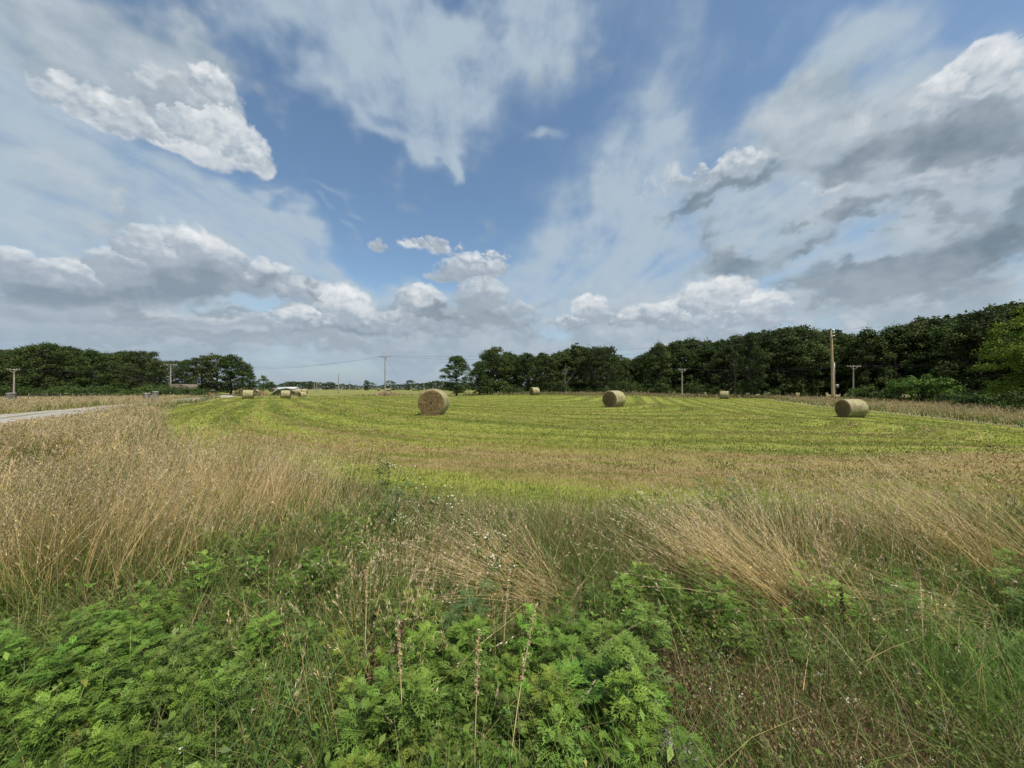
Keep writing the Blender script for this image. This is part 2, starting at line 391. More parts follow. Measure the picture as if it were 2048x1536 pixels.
def plant_mat(name, translucency=0.3, rough=0.6, spec=0.3, noise=0.0, tl_tint=(1.15, 1.1, 0.6)):
    m, g = mat_new(name)
    a = attr(g, 'tint').outputs['Color']
    if noise:
        oi = g.n('ShaderNodeObjectInfo')
        f = g.m('ADD', 1 - noise / 2, g.m('MULTIPLY', oi.outputs['Random'], noise))
        a = g.vm('MULTIPLY', a, g.xyz(f, f, f))
    p = principled(g, a, rough, spec=spec)
    tr = g.n('ShaderNodeBsdfTranslucent'); g.put(tr.inputs[0], g.vm('MULTIPLY', a, tl_tint))
    mx = g.n('ShaderNodeMixShader'); mx.inputs[0].default_value = translucency
    g.t.links.new(p, mx.inputs[1]); g.t.links.new(tr.outputs[0], mx.inputs[2])
    finish(g, mx.outputs[0]); return m
def simple_mat(name, col, rough=0.7, metal=0.0, nscale=12, namp=0.25, bumpd=0.01, spec=0.3, stretch=(1, 1, 1), obj=True):
    m, g = mat_new(name)
    co = g.n('ShaderNodeTexCoord').outputs['Object']
    n = g.noise(g.vm('MULTIPLY', co, stretch), nscale, 6, 0.6)
    f = g.ramp(n, 0.3, 0.7, 1 - namp, 1 + namp)
    c = g.vm('MULTIPLY', (col[0], col[1], col[2]), g.xyz(f, f, f))
    finish(g, principled(g, c, rough, bump(g, n, bumpd), spec, metal)); return m

M_LEAF = plant_mat('leaf', 0.22, 0.55, 0.3)
M_GRASS = plant_mat('grass_blade', 0.24, 0.55, 0.3, tl_tint=(1.1, 1.05, 0.75))
M_CROWN = plant_mat('tree_foliage', 0.14, 0.75, 0.12, noise=0.35)
M_BARK = simple_mat('bark', (0.038, 0.031, 0.025), 0.9, nscale=9, namp=0.4, bumpd=0.03, stretch=(1, 1, 0.25))
M_DEADWOOD = simple_mat('dead_wood', (0.12, 0.108, 0.09), 0.85, nscale=14, namp=0.3, stretch=(1, 1, 0.2))
M_POLE = simple_mat('weathered_pole_wood', (0.27, 0.235, 0.195), 0.85, nscale=10, namp=0.3, stretch=(1, 1, 0.08))
M_POLE2 = simple_mat('tan_pole_wood', (0.40, 0.29, 0.17), 0.85, nscale=10, namp=0.3, stretch=(1, 1, 0.08))
M_METAL = simple_mat('galvanised_metal', (0.5, 0.5, 0.5), 0.45, 0.6, nscale=20, namp=0.1, bumpd=0.002)
M_DARK = simple_mat('dark_cable', (0.04, 0.042, 0.045), 0.6, namp=0.1, bumpd=0.0)
M_CERAMIC = simple_mat('pale_insulator', (0.6, 0.6, 0.58), 0.3, namp=0.1, bumpd=0.0)

# ------------------------------------------------------------------ terrain height
HP = np.array([
    (0, 0, 0), (5, 3, 0), (-5, 3, 0), (0, 8, 0), (-8, 9, 0), (8, 7, -0.05), (-14, 15.5, 0.02), (-4.2, 20.5, 0.04), (8, 20, -0.1),
    (9, 33, -0.14), (27.4, 30, -0.80), (18, 18, -0.35), (34, 30, -0.85), (29, 20, -0.8), (40, 45, -0.85), (50, 62, -0.7), (60, 45, -1.0),
    (4, 69, 0.22), (42, 72, -0.5), (-43.5, 61, -0.22), (-42, 69, -0.35), (-60, 103, -0.95), (-25, 45, -0.1), (-32, 38, -0.12),
    (-15, 90, -0.35), (20, 75, -0.05), (30, 100, 0.0), (0, 100, -0.3), (80, 75, -1.3), (60, 90, -0.9),
    (-25.6, 18.5, 0.0), (-45, 48, -0.35), (-15, 6, -0.05), (-30, 12, -0.2), (-70, 53, -0.42), (-86, 80, -0.8), (-110, 105, -0.6), (-140, 100, -0.6),
    (-85, 250, -0.5), (-150, 160, -0.7), (0, 200, -0.5), (-60, 300, -0.4), (120, 200, -0.4), (0, 500, 0), (500, 500, 0), (-500, 500, 0),
    (-600, 0, -1), (600, 0, -1), (0, -60, 0), (60, 0, -0.6), (20, 4, -0.2), (-60, -60, 0), (60, -60, 0)], float)
def H(x, y):
    x = np.asarray(x, float); y = np.asarray(y, float); shp = x.shape
    x = x.ravel(); y = y.ravel(); out = np.empty(len(x))
    for s in range(0, len(x), 60000):
        xx, yy = x[s:s + 60000, None], y[s:s + 60000, None]
        d2 = (xx - HP[None, :, 0]) ** 2 + (yy - HP[None, :, 1]) ** 2
        w = 1.0 / (d2 + 9.0) ** 2
        out[s:s + 60000] = (w * HP[None, :, 2]).sum(1) / w.sum(1)
    return (out + 0.02 * gnoise(x * 0.35, y * 0.35, 900)).reshape(shp)
def h1(x, y): return float(H(np.array([x]), np.array([y]))[0])
def on_ground(u, Y): X = (u - 1024) / F * Y; return X, Y, h1(X, Y)
def z_at(v, Y): return EYE + (HV - v) / F * Y

# mown meadow outline (world metres)
MOW = np.array([(-8.6, 9.2), (-5.2, 7.3), (-2.2, 5.7), (-0.3, 4.7), (1.5, 4.3), (3.2, 4.3), (7, 4.7), (12, 5.6), (20, 9), (26, 14), (29.5, 21), (33.5, 29), (37, 38), (40, 48),
                (45, 62), (50, 73), (40, 76), (25, 76), (12, 76), (3, 79), (-4, 84), (-15, 91), (-35, 94), (-60, 96), (-75, 95), (-66, 84), (-55, 70), (-44, 54),
                (-33, 37), (-23, 24.5), (-14.5, 15.5), (-10.5, 11.5)], float)
def poly_sd(x, y, P):
    """signed distance to polygon, positive inside"""
    d = np.full(x.shape, 1e9); ins = np.zeros(x.shape, bool)
    for i in range(len(P)):
        a = P[i]; b = P[(i + 1) % len(P)]; e = b - a
        t = np.clip(((x - a[0]) * e[0] + (y - a[1]) * e[1]) / (e @ e), 0, 1)
        d = np.minimum(d, np.hypot(x - a[0] - t * e[0], y - a[1] - t * e[1]))
        c = ((a[1] > y) != (b[1] > y)) & (x < (b[0] - a[0]) * (y - a[1]) / (b[1] - a[1] + 1e-12) + a[0])
        ins ^= c
    return np.where(ins, d, -d)
def mow_sd(x, y): return poly_sd(x, y, MOW) + 0.25 * gnoise(x * 0.8, y * 0.8, 77) * np.clip(np.hypot(x, y) / 12, 0.4, 1)
def row_d(x, y):
    """distance from the mower's rounds: follows the left, near and right edges"""
    a = 0.84 * (x + 14) + 0.542 * (y - 15.5); b = y - 4.6 + 0.03 * x; c = -0.956 * (x - 34) + 0.292 * (y - 30)
    k = 5.0
    return -k * np.log(np.exp(-np.clip(a, -20, 200) / k) + np.exp(-np.clip(b, -20, 200) / k) + np.exp(-np.clip(c, -20, 200) / k))
def road_d(x, y): return (x + 13.5 + 0.645 * y) / 1.19      # signed distance to the centre line of the gravel road
def tan_zone(x, y):
    """1 where dry tall grass stands thick, 0 where green weeds rule (near verge)"""
    g = lambda cx, cy, r, s=1.0: np.exp(-(((x - cx) ** 2 + ((y - cy) * s) ** 2) / r ** 2))
    t = sst(y + 0.25 * gnoise(x * 1.5, y * 1.5, 5) + 0.55 * sst(-x, 2.2, 3.2), 2.35, 3.2) * sst(-x + 0.3 * gnoise(x, y, 6) , 2.0, 3.4)      # left stand
    t = np.maximum(t, sst(y, 6.0, 9.0))
    t = np.maximum(t, 0.36 * sst(x, 1.2, 2.6) * sst(y, 2.5, 3.1))
    t = np.maximum(t, 0.22 * sst(y, 2.4, 3.4))
    t = np.maximum(t, 0.5 * g(-0.6, 2.7, 0.7)); t = np.maximum(t, 0.5 * g(1.9, 2.6, 0.6))
    return t

# ------------------------------------------------------------------ ground sheet
def build_ground():
    def axis(lo, hi, n, c=3.0):
        a, b = np.arcsinh(lo / c), np.arcsinh(hi / c)
        return c * np.sinh(np.linspace(a, b, n))
    xs = axis(-5600, 5600, 720); ys = axis(-5600, 5600, 700, 4.0)
    X, Y = np.meshgrid(xs, ys)
    r = np.hypot(X, Y); Z = H(X, Y) * np.clip(1.6 - r / 900, 0, 1)
    Z = Z + 0.035 * fbm(X * 1.7, Y * 1.7, 3, 0.5, 300) * (r < 60)
    n, m = len(xs), len(ys)
    i = np.arange(n - 1)[None] + np.arange(m - 1)[:, None] * n
    Q = np.stack([i, i + 1, i + n + 1, i + n], -1).reshape(-1, 4)
    me = new_mesh('ground', np.stack([X, Y, Z], -1).reshape(-1, 3), Q, None, None, True)
    a = me.attributes.new('zone', 'FLOAT_COLOR', 'POINT')
    c = np.ones((X.size, 4), np.float32)
    c[:, 0] = np.clip(mow_sd(X, Y).ravel(), -30, 30)
    c[:, 1] = row_d(X, Y).ravel()
    far = poly_sd(X, Y, np.array([(-100, 104), (-40, 101), (-12, 98), (3, 94), (12, 110), (60, 300), (60, 420), (-700, 420), (-300, 200)], float)).ravel()
    c[:, 2] = np.clip(far, -30, 30)
    a.data.foreach_set('color', c.ravel())
    m_, g = mat_new('meadow_ground')
    me.materials.append(m_)
    z = g.sep(attr(g, 'zone').outputs['Vector'])
    P = g.n('ShaderNodeNewGeometry').outputs['Position']
    px, py, _ = g.sep(P)
    n1 = g.noise(P, 0.35, 6, 0.6); n2 = g.noise(P, 6.0, 6, 0.65); n3 = g.noise(P, 40.0, 4, 0.7); n0 = g.noise(P, 0.09, 4, 0.6)
    row = z[1]
    R = g.xyz(g.m('MULTIPLY', row, 1.0), g.m('MULTIPLY', g.m('SUBTRACT', px, g.m('MULTIPLY', py, 0.5)), 0.07), 0.0)
    sn = g.noise(R, 0.55, 5, 0.6); sn2 = g.noise(R, 2.6, 5, 0.65)
    wv = g.m('SINE', g.m('ADD', g.m('MULTIPLY', row, 2 * pi / 2.3), g.m('MULTIPLY', n1, 4.0)))
    green = g.mix(g.ramp(n3, 0.3, 0.7), (0.078, 0.100, 0.014, 1), (0.135, 0.155, 0.025, 1))
    yel = g.mix(g.ramp(n3, 0.3, 0.7), (0.165, 0.195, 0.033, 1), (0.265, 0.28, 0.055, 1))
    brn = g.mix(g.ramp(n3, 0.3, 0.7), (0.17, 0.12, 0.055, 1), (0.30, 0.215, 0.10, 1))
    f = g.m('ADD', g.m('MULTIPLY', wv, 0.10), g.m('ADD', g.m('MULTIPLY', sn, 0.8), g.m('MULTIPLY', sn2, 0.55)))
    f = g.m('ADD', f, g.m('MULTIPLY', g.m('SUBTRACT', n2, 0.5), 0.5))
    mow = g.mix(g.ramp(f, 0.56, 0.80), green, yel)
    nearb = g.m('MULTIPLY', g.m('MULTIPLY', g.ramp(row, -0.6, 0.8), g.ramp(row, 5.0, 2.6)), g.ramp(py, 18, 9))
    bf = g.m('ADD', g.m('MULTIPLY', nearb, 0.16), g.m('ADD', g.m('MULTIPLY', sn2, 0.75), g.m('MULTIPLY', n0, 0.45)))
    mow = g.mix(g.ramp(bf, 0.64, 0.78, 0.0, 0.85), mow, brn)
    rough = g.mix(g.ramp(n2, 0.35, 0.65), (0.022, 0.024, 0.011, 1), (0.075, 0.060, 0.032, 1))  # near soil, with shade among the weeds put into its dark colour
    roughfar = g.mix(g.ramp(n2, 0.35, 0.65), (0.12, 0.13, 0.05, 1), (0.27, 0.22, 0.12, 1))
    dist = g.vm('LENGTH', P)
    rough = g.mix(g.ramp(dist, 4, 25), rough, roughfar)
    farc = g.mix(g.ramp(g.noise(g.vm('MULTIPLY', P, (0.2, 1, 1)), 0.12, 4, 0.6), 0.4, 0.6), (0.12, 0.145, 0.034, 1), (0.20, 0.195, 0.065, 1))
    base = g.mix(g.ramp(g.m('ADD', z[0], g.m('MULTIPLY', g.m('SUBTRACT', n2, 0.5), 0.9)), -0.25, 0.25), rough, mow)
    base = g.mix(g.ramp(z[2], -0.5, 1.0), base, farc)
    # near verge soil: colour darkened to paint in the shade between the weeds
    finish(g, principled(g, base, 0.9, bump(g, g.m('ADD', n2, g.m('MULTIPLY', n3, 0.6)), 0.05, 0.9), 0.1))
    o = link('ground', me); tag(o, kind='structure')
    return o

def build_road():
    # gravel road along the left, following the land
    t = 8 * np.sinh(np.linspace(np.arcsinh(-40 / 8), np.arcsinh(420 / 8), 400))
    w = np.linspace(-1, 1, 13)
    T, Wd = np.meshgrid(t, w, indexing='ij')
    half = 2.0
    ex = half * Wd + 0.18 * fbm(T * 0.5, Wd * 3, 3, 0.5, 12) * np.abs(Wd)
    X = -13.5 - 0.645 * T + ex * 0.84; Y = T + ex * 0.542
    Z = H(X, Y) + 0.07 - 0.06 * np.abs(Wd) ** 3
    n = len(w); i = np.arange(n - 1)[None] + np.arange(len(t) - 1)[:, None] * n
    Q = np.stack([i, i + 1, i + n + 1, i + n], -1).reshape(-1, 4)
    m, g = mat_new('gravel')
    P = g.n('ShaderNodeNewGeometry').outputs['Position']
    vo = g.n('ShaderNodeTexVoronoi'); g.put(vo.inputs['Vector'], P); vo.inputs['Scale'].default_value = 38
    n1 = g.noise(P, 1.2, 5, 0.6); n2 = g.noise(P, 60, 4, 0.6)
    c = g.mix(g.ramp(n2, 0.3, 0.7), (0.24, 0.225, 0.20, 1), (0.46, 0.44, 0.41, 1))
    c = g.mix(g.ramp(n1, 0.35, 0.7, 0.0, 0.5), c, (0.33, 0.30, 0.25, 1))
    px, py, _ = g.sep(P)
    rd = g.m('DIVIDE', g.m('ADD', g.m('ADD', px, 13.5), g.m('MULTIPLY', py, 0.645)), 1.19)
    rw = g.m('ADD', g.m('ABSOLUTE', rd), g.m('MULTIPLY', g.m('SUBTRACT', n1, 0.5), 0.7))
    c = g.mix(g.ramp(rw, 0.45, 0.15, 0.0, 0.75), c, (0.15, 0.15, 0.075, 1))
    c = g.mix(g.ramp(g.m('ABSOLUTE', g.m('SUBTRACT', rw, 0.85)), 0.35, 0.1, 0.0, 0.45), c, (0.24, 0.22, 0.19, 1))
    c = g.mix(g.ramp(g.m('MULTIPLY', rw, g.ramp(py, 4, 6)), 1.5, 2.0, 0.0, 0.8), c, (0.16, 0.15, 0.08, 1))
    finish(g, principled(g, c, 0.9, bump(g, g.m('ADD', vo.outputs['Distance'], n2), 0.02), 0.15))
    o = link('gravel_road', new_mesh('gravel_road', np.stack([X, Y, Z], -1).reshape(-1, 3), Q, m, None, True)); tag(o, kind='structure')
    # stony patch of the verge at the photographer's feet
    rr = np.linspace(0, 1, 14); th = np.linspace(0, 2 * pi, 48, endpoint=False)
    R_, TH = np.meshgrid(rr, th, indexing='ij')
    rad = (0.11 + 0.04 * np.sin(3 * TH + 1) + 0.03 * np.sin(5 * TH)) * R_
    X = 0.68 + rad * np.cos(TH) * 0.75; Y = 1.50 + rad * np.sin(TH) * 2.0
    Z = H(X, Y) + 0.055 * (1 - R_ ** 3) + 0.012 * fbm(X * 22, Y * 22, 3, 0.6, 4)
    n = 48; i0 = np.arange(13)[:, None] * n; j = np.arange(n)[None]
    Q = np.stack([i0 + j, i0 + n + j, i0 + n + (j + 1) % n, i0 + (j + 1) % n], -1).reshape(-1, 4)
    o = link('gravel_shoulder', new_mesh('gravel_shoulder', np.stack([X, Y, Z], -1).reshape(-1, 3), Q, m, None, True)); tag(o, kind='structure')

# ------------------------------------------------------------------ cloud dome (open above 60 degrees), real Nishita sky behind it
def build_world():
    g = NG(WT)
    out = g.n('ShaderNodeOutputWorld'); bg = g.n('ShaderNodeBackground')
    WT.links.new(bg.outputs[0], out.inputs[0]); bg.inputs[1].default_value = 0.115
    sky = g.n('ShaderNodeTexSky', sky_type='NISHITA', sun_disc=False, sun_elevation=sun_el,
              sun_rotation=sun_az, altitude=100, air_density=1.0, dust_density=1.0, ozone_density=1.2)
    WT.links.new(g.vm('MULTIPLY', sky.outputs[0], (0.94, 1.02, 1.0)), bg.inputs[0])
def build_dome():
    a1 = np.arange(-70, 70.01, 0.14); a2 = np.arange(71.5, 289, 1.5)
    az = np.radians(np.concatenate([a1, a2])); el = np.radians(np.concatenate([np.arange(-1.6, 48, 0.13), np.arange(48, 59.6, 0.5)]))
    AZ, EL = np.meshgrid(az, el)
    veil, soft, cum, grey, st_, tone, gt = sky_fields(AZ, EL)
    # behind the photographer: a plain broken veil, so the light stays even
    back = sst(np.abs(np.where(AZ > pi, AZ - 2 * pi, AZ)), 1.25, 1.6)
    bveil = np.clip(0.5 + 0.9 * fbm(np.sin(AZ) * 3, EL * 4 + np.cos(AZ) * 3, 5, 0.55, 44), 0, 0.9)
    veil = veil * (1 - back) + bveil * back
    fade = 1 - sst(EL, radians(52), radians(59))
    veil, soft, cum, grey = veil * fade, soft * fade, cum * fade, grey * fade
    Rr = 5800.0
    V = np.stack([Rr * np.cos(EL) * np.sin(AZ), Rr * np.cos(EL) * np.cos(AZ), Rr * np.sin(EL) + EYE], -1).reshape(-1, 3)
    n = len(az); m = len(el)
    j = np.arange(n)[None]; i = np.arange(m - 1)[:, None] * n
    Q = np.stack([i + j, i + n + j, i + n + (j + 1) % n, i + (j + 1) % n], -1).reshape(-1, 4)
    me = new_mesh('sky', V, Q, None, None, True)
    murk = 0.88 * (1 - sst(EL, -0.01, 0.17)) * (1 + 0.12 * fbm(AZ * 4, EL * 40, 4, 0.5, 88))
    for nm, ch in (('cover', (veil, soft, cum, grey)), ('tone', (st_, tone, gt, murk))):
        a = me.attributes.new(nm, 'FLOAT_COLOR', 'POINT')
        a.data.foreach_set('color', np.stack([c.ravel() for c in ch], -1).astype(np.float32).ravel())
    mt, g = mat_new('cloud_layer'); me.materials.append(mt)
    A = attr(g, 'cover'); B = attr(g, 'tone')
    ca = g.sep(A.outputs['Vector']); cb = g.sep(B.outputs['Vector'])
    c4 = lambda c: tuple(c) + (1,)
    hz = c4(HAZE_C)
    layers = [(ca[0], c4(VEIL_C)), (ca[1], g.mix(cb[0], c4(SOFT_C[0]), c4(SOFT_C[1]))),
              (ca[2], g.mix(g.ramp(cb[1], 0.5, 1, smooth=False), g.mix(g.ramp(cb[1], 0, 0.5, smooth=False), c4(CUM_C[0]), c4(CUM_C[1])), c4(CUM_C[2]))),
              (A.outputs['Alpha'], g.mix(cb[2], c4(GREY_C[0]), c4(GREY_C[1]))), (B.outputs['Alpha'], hz)]
    cp = (0, 0, 0, 1); T = 1.0
    for al, c in layers:
        cp = g.mix(al, cp, c); T = g.m('MULTIPLY', T, g.m('SUBTRACT', 1.0, al))
    em = g.n('ShaderNodeEmission'); g.put(em.inputs[0], cp); em.inputs[1].default_value = 0.76
    tr = g.n('ShaderNodeBsdfTransparent'); g.put(tr.inputs[0], g.xyz(T, T, T))
    ad = g.n('ShaderNodeAddShader'); g.t.links.new(em.outputs[0], ad.inputs[0]); g.t.links.new(tr.outputs[0], ad.inputs[1])
    finish(g, ad.outputs[0])
    try: mt.cycles.emission_sampling = 'NONE'
    except Exception: pass
    o = link('sky', me); tag(o, kind='structure')

build_world()
build_dome()
build_ground()
build_road()

# ------------------------------------------------------------------ trees
def leaf_cards(rng, P, Nrm, size, aspect=0.62):
    """pointed little faces (4 corners) at P with normals Nrm"""
    n = len(P)
    r = rng.normal(size=(n, 3)); a = np.cross(Nrm, r); a /= np.linalg.norm(a, axis=1)[:, None] + 1e-9
    b = np.cross(Nrm, a); s = size[:, None] * 0.5
    fold = (Nrm * s * 0.35)
    V = np.stack([P - a * s, P + b * s * aspect + fold, P + a * s, P - b * s * aspect + fold * 0.4], 1).reshape(-1, 3)
    Q = np.arange(n * 4).reshape(n, 4)
    return V, Q

def crown_clusters(rng, Hh, R, base, shape, ncl):
    """centres and radii of the leaf clumps making up a crown of height Hh-base, radius R"""
    out = []
    while len(out) < ncl:
        th = rng.uniform(0, 2 * pi); t = rng.uniform(0, 1) ** 0.85
        prof = {'round': np.sqrt(max(0, 1 - (2 * t - 0.9) ** 2 / 1.25)), 'oak': min(1, 0.72 + 1.0 * t) * np.sqrt(max(0, 1 - max(0, t - 0.45) ** 2 / 0.34)),
                'tall': (0.65 + 0.35 * sin(pi * t)) * np.sqrt(max(0, 1 - max(0, t - 0.6) ** 2 / 0.17)),
                'cone': 1.05 - 0.95 * t}[shape]
        rr = R * prof * np.sqrt(rng.uniform(0.12, 1)) * (1 + 0.22 * sin(2 * th + shape_ph(rng, shape)) + 0.1 * rng.normal())
        out.append((rr * cos(th), rr * sin(th), base + t * (Hh - base - 0.5), rng.uniform(0.55, 1.15)))
    for _ in range(9):
        th = rng.uniform(0, 2 * pi); rr = R * rng.uniform(0.15, 0.95)
        out.append((rr * cos(th), rr * sin(th), Hh - 0.4 + rng.uniform(-1.5, 0.7) - 2.6 * (rr / R) ** 2, rng.uniform(0.4, 0.85)))
    return np.array(out)
_ph = {}
def shape_ph(rng, k): return _ph.setdefault(k, 1.3)

def make_tree_meshes(seed, Hh=12.0, R=4.4, base=1.6, shape='oak', ncl=80, per=105, leaf=0.30, col=(0.034, 0.056, 0.017), col2=(0.075, 0.10, 0.028), gaps=0.12, crs=1.0):
    rng = np.random.default_rng(seed)
    C = crown_clusters(rng, Hh, R, base, shape, ncl)
    # -------- trunk with tapering limbs reaching into the clumps
    mb = MB()
    k = np.linspace(0, 1, 9)
    wob = np.cumsum(rng.normal(0, 0.07, (9, 2)), 0) * Hh / 12
    top = 0.82 * Hh
    T = np.stack([wob[:, 0], wob[:, 1], k * top - 0.25], 1)
    r0 = 0.021 * Hh
    mb.tube(T, r0 * (1.15 - k) ** 0.9 * np.where(k == 0, 1.35, 1) + 0.03, 9)
    ncl = len(C); order = rng.permutation(ncl)[:int(ncl * 0.42)]
    for i in order:
        c = C[i, :3]; zt = np.clip(c[2] - 0.35 * np.hypot(c[0], c[1]) - rng.uniform(0.3, 1.2), 0.12 * Hh, top * 0.97)
        s = np.array([np.interp(zt, T[:, 2], T[:, 0]), np.interp(zt, T[:, 2], T[:, 1]), zt])
        mid = (s + c) / 2 + np.array([0, 0, -0.12 * np.linalg.norm(c - s)]) + rng.normal(0, 0.15, 3)
        q = np.linspace(0, 1, 6)[:, None]
        pts = (1 - q) ** 2 * s + 2 * q * (1 - q) * mid + q ** 2 * c
        L = np.linalg.norm(c - s)
        mb.tube(pts, np.linspace(0.045 + 0.02 * L, 0.018, 6), 5, False)
    trunk = mb.mesh('trunk', M_BARK, True)
    # -------- leaves
    Ps, Ns, Cs = [], [], []
    for cx, cy, cz, cr in C:
        if rng.uniform() < gaps: continue
        cr = cr * R / 4.4 * 1.08 * crs
        n = int(per * rng.uniform(0.75, 1.25) * cr ** 1.3) + 8
        d = rng.normal(size=(n, 3)); d /= np.linalg.norm(d, axis=1)[:, None]
        d[:, 2] = np.where(d[:, 2] < -0.35, -d[:, 2] * 0.6, d[:, 2])
        rad = cr * rng.uniform(0.25, 1.0, n) ** 0.45 * (1 + 0.25 * rng.normal(size=n))
        p = np.array([cx, cy, cz]) + d * rad[:, None] * np.array([1.05, 1.05, 0.88])
        nr = d * 0.7 + rng.normal(size=(n, 3)) * 0.55 + np.array([0, 0, 0.35])
        Ps.append(p); Ns.append(nr / np.linalg.norm(nr, axis=1)[:, None])
        f = rng.uniform(0, 1); hue = np.clip(f + rng.normal(0, 0.25, n), 0, 1)[:, None]
        Cs.append(np.array(col) * (1 - hue) + np.array(col2) * hue)
    P = np.vstack(Ps); N = np.vstack(Ns); Cc = np.vstack(Cs)
    keep = P[:, 2] > 0.1; P, N, Cc = P[keep], N[keep], Cc[keep]
    V, Q = leaf_cards(rng, P, N, leaf * rng.uniform(0.7, 1.35, len(P)))
    crown = new_mesh('crown', V, Q, M_CROWN, np.repeat(Cc, 4, 0))
    return trunk, crown, (P, N, Cc)

DK, DK2 = (0.030, 0.048, 0.015), (0.066, 0.088, 0.026)
PROTO = {}
def proto(key):
    if key not in PROTO:
        spec = dict(
            oak1=dict(seed=1, Hh=12, R=4.6, base=0.7, shape='oak', ncl=104),
            oak2=dict(seed=2, Hh=12, R=4.2, base=0.7, shape='round', ncl=96, col2=(0.08, 0.092, 0.028)),
            oak3=dict(seed=3, Hh=12, R=3.9, base=0.8, shape='tall', ncl=98),
            oak4=dict(seed=4, Hh=12, R=5.0, base=1.0, shape='oak', ncl=96, col=(0.034, 0.052, 0.018), col2=(0.07, 0.09, 0.034), gaps=0.12),
            oak5=dict(seed=5, Hh=12, R=4.1, base=0.6, shape='tall', ncl=104, col2=(0.058, 0.09, 0.024)),
            open1=dict(seed=6, Hh=12, R=4.1, base=0.9, shape='tall', ncl=118, per=110, gaps=0.05, col2=(0.055, 0.085, 0.025)),
            cedar=dict(seed=7, Hh=12, R=3.6, base=0.4, shape='cone', ncl=80, leaf=0.24, col=(0.022, 0.042, 0.016), col2=(0.045, 0.07, 0.026), gaps=0.02),
            pale=dict(seed=8, Hh=12, R=5.0, base=1.0, shape='round', ncl=80, col=(0.05, 0.085, 0.022), col2=(0.10, 0.15, 0.04)),
            near=dict(seed=9, Hh=12, R=4.2, base=0.7, shape='tall', ncl=150, per=240, leaf=0.17, crs=0.85, col=(0.07, 0.12, 0.016), col2=(0.19, 0.26, 0.033), gaps=0.05),
            bush=dict(seed=10, Hh=3.2, R=2.1, base=0.2, shape='round', ncl=26, per=85, leaf=0.20, crs=1.35, col=(0.045, 0.08, 0.02), col2=(0.09, 0.14, 0.035), gaps=0.0),
            bush2=dict(seed=11, Hh=2.6, R=2.6, base=0.1, shape='oak', ncl=30, per=80, leaf=0.20, crs=1.25, col=(0.034, 0.06, 0.018), col2=(0.07, 0.105, 0.03), gaps=0.0),
            sumac=dict(seed=12, Hh=5.0, R=3.4, base=0.3, shape='oak', ncl=64, per=100, leaf=0.26, crs=1.0, col=(0.06, 0.12, 0.025), col2=(0.14, 0.22, 0.045), gaps=0.05),
        )[key]
        PROTO[key] = make_tree_meshes(**spec) + (spec['Hh'],)
    return PROTO[key]
TR = np.random.default_rng(77)
def put_tree(key, u, Y, topz, label, group, name='oak_tree', cat='tree', wide=1.0, X=None, gz=None):
    trunk, crown, _, hh = proto(key)
    if X is None: X = (u - 1024) / F * Y
    z = h1(X, Y) if gz is None else gz
    s = (topz - z) / hh
    t = thing(name, label, cat, (X, Y, z - 0.05), TR.uniform(0, 2 * pi), group)
    t.scale = (s * wide, s * wide, s)
    link('trunk', trunk, t); link('crown', crown, t)
    return t

def skyline(pts, u): return float(np.interp(u, [p[0] for p in pts], [p[1] for p in pts]))
SKY_L = [(-260, 690), (-120, 684), (0, 694), (30, 698), (65, 690), (100, 690), (128, 690), (150, 698), (180, 702), (205, 702), (225, 697), (262, 700), (290, 706), (315, 716), (330, 722)]
SKY_R = [(960, 718), (985, 702), (1020, 703), (1040, 709), (1075, 702), (1110, 699), (1150, 693), (1190, 689), (1212, 692), (1232, 712), (1260, 716), (1300, 713), (1318, 692), (1345, 684), (1370, 679),
         (1400, 677), (1430, 677), (1460, 687), (1480, 684), (1500, 670), (1530, 664), (1560, 653), (1600, 652), (1615, 645), (1650, 660), (1690, 666), (1720, 668), (1760, 664), (1800, 658),
         (1835, 640), (1870, 645), (1900, 638), (1935, 632), (1970, 618), (2000, 612), (2060, 600), (2200, 590), (2500, 560)]
ORD = ['first', 'second', 'third', 'fourth', 'fifth', 'sixth', 'seventh', 'eighth', 'ninth', 'tenth', 'eleventh', 'twelfth', 'thirteenth', 'fourteenth',
       'fifteenth', 'sixteenth', 'seventeenth', 'eighteenth', 'nineteenth', 'twentieth', 'twenty-first', 'twenty-second', 'twenty-third', 'twenty-fourth',
       'twenty-fifth', 'twenty-sixth', 'twenty-seventh', 'twenty-eighth', 'twenty-ninth', 'thirtieth', 'thirty-first', 'thirty-second', 'thirty-third', 'thirty-fourth']
KEYS = ['oak1', 'oak2', 'oak3', 'oak4', 'oak5']
LOOK = {'oak1': 'broad dark green oak', 'oak2': 'rounded dark olive oak', 'oak3': 'narrow dark oak', 'oak4': 'loose wide-crowned oak', 'oak5': 'tall dense dark oak', 'cedar': 'pointed dark cedar'}

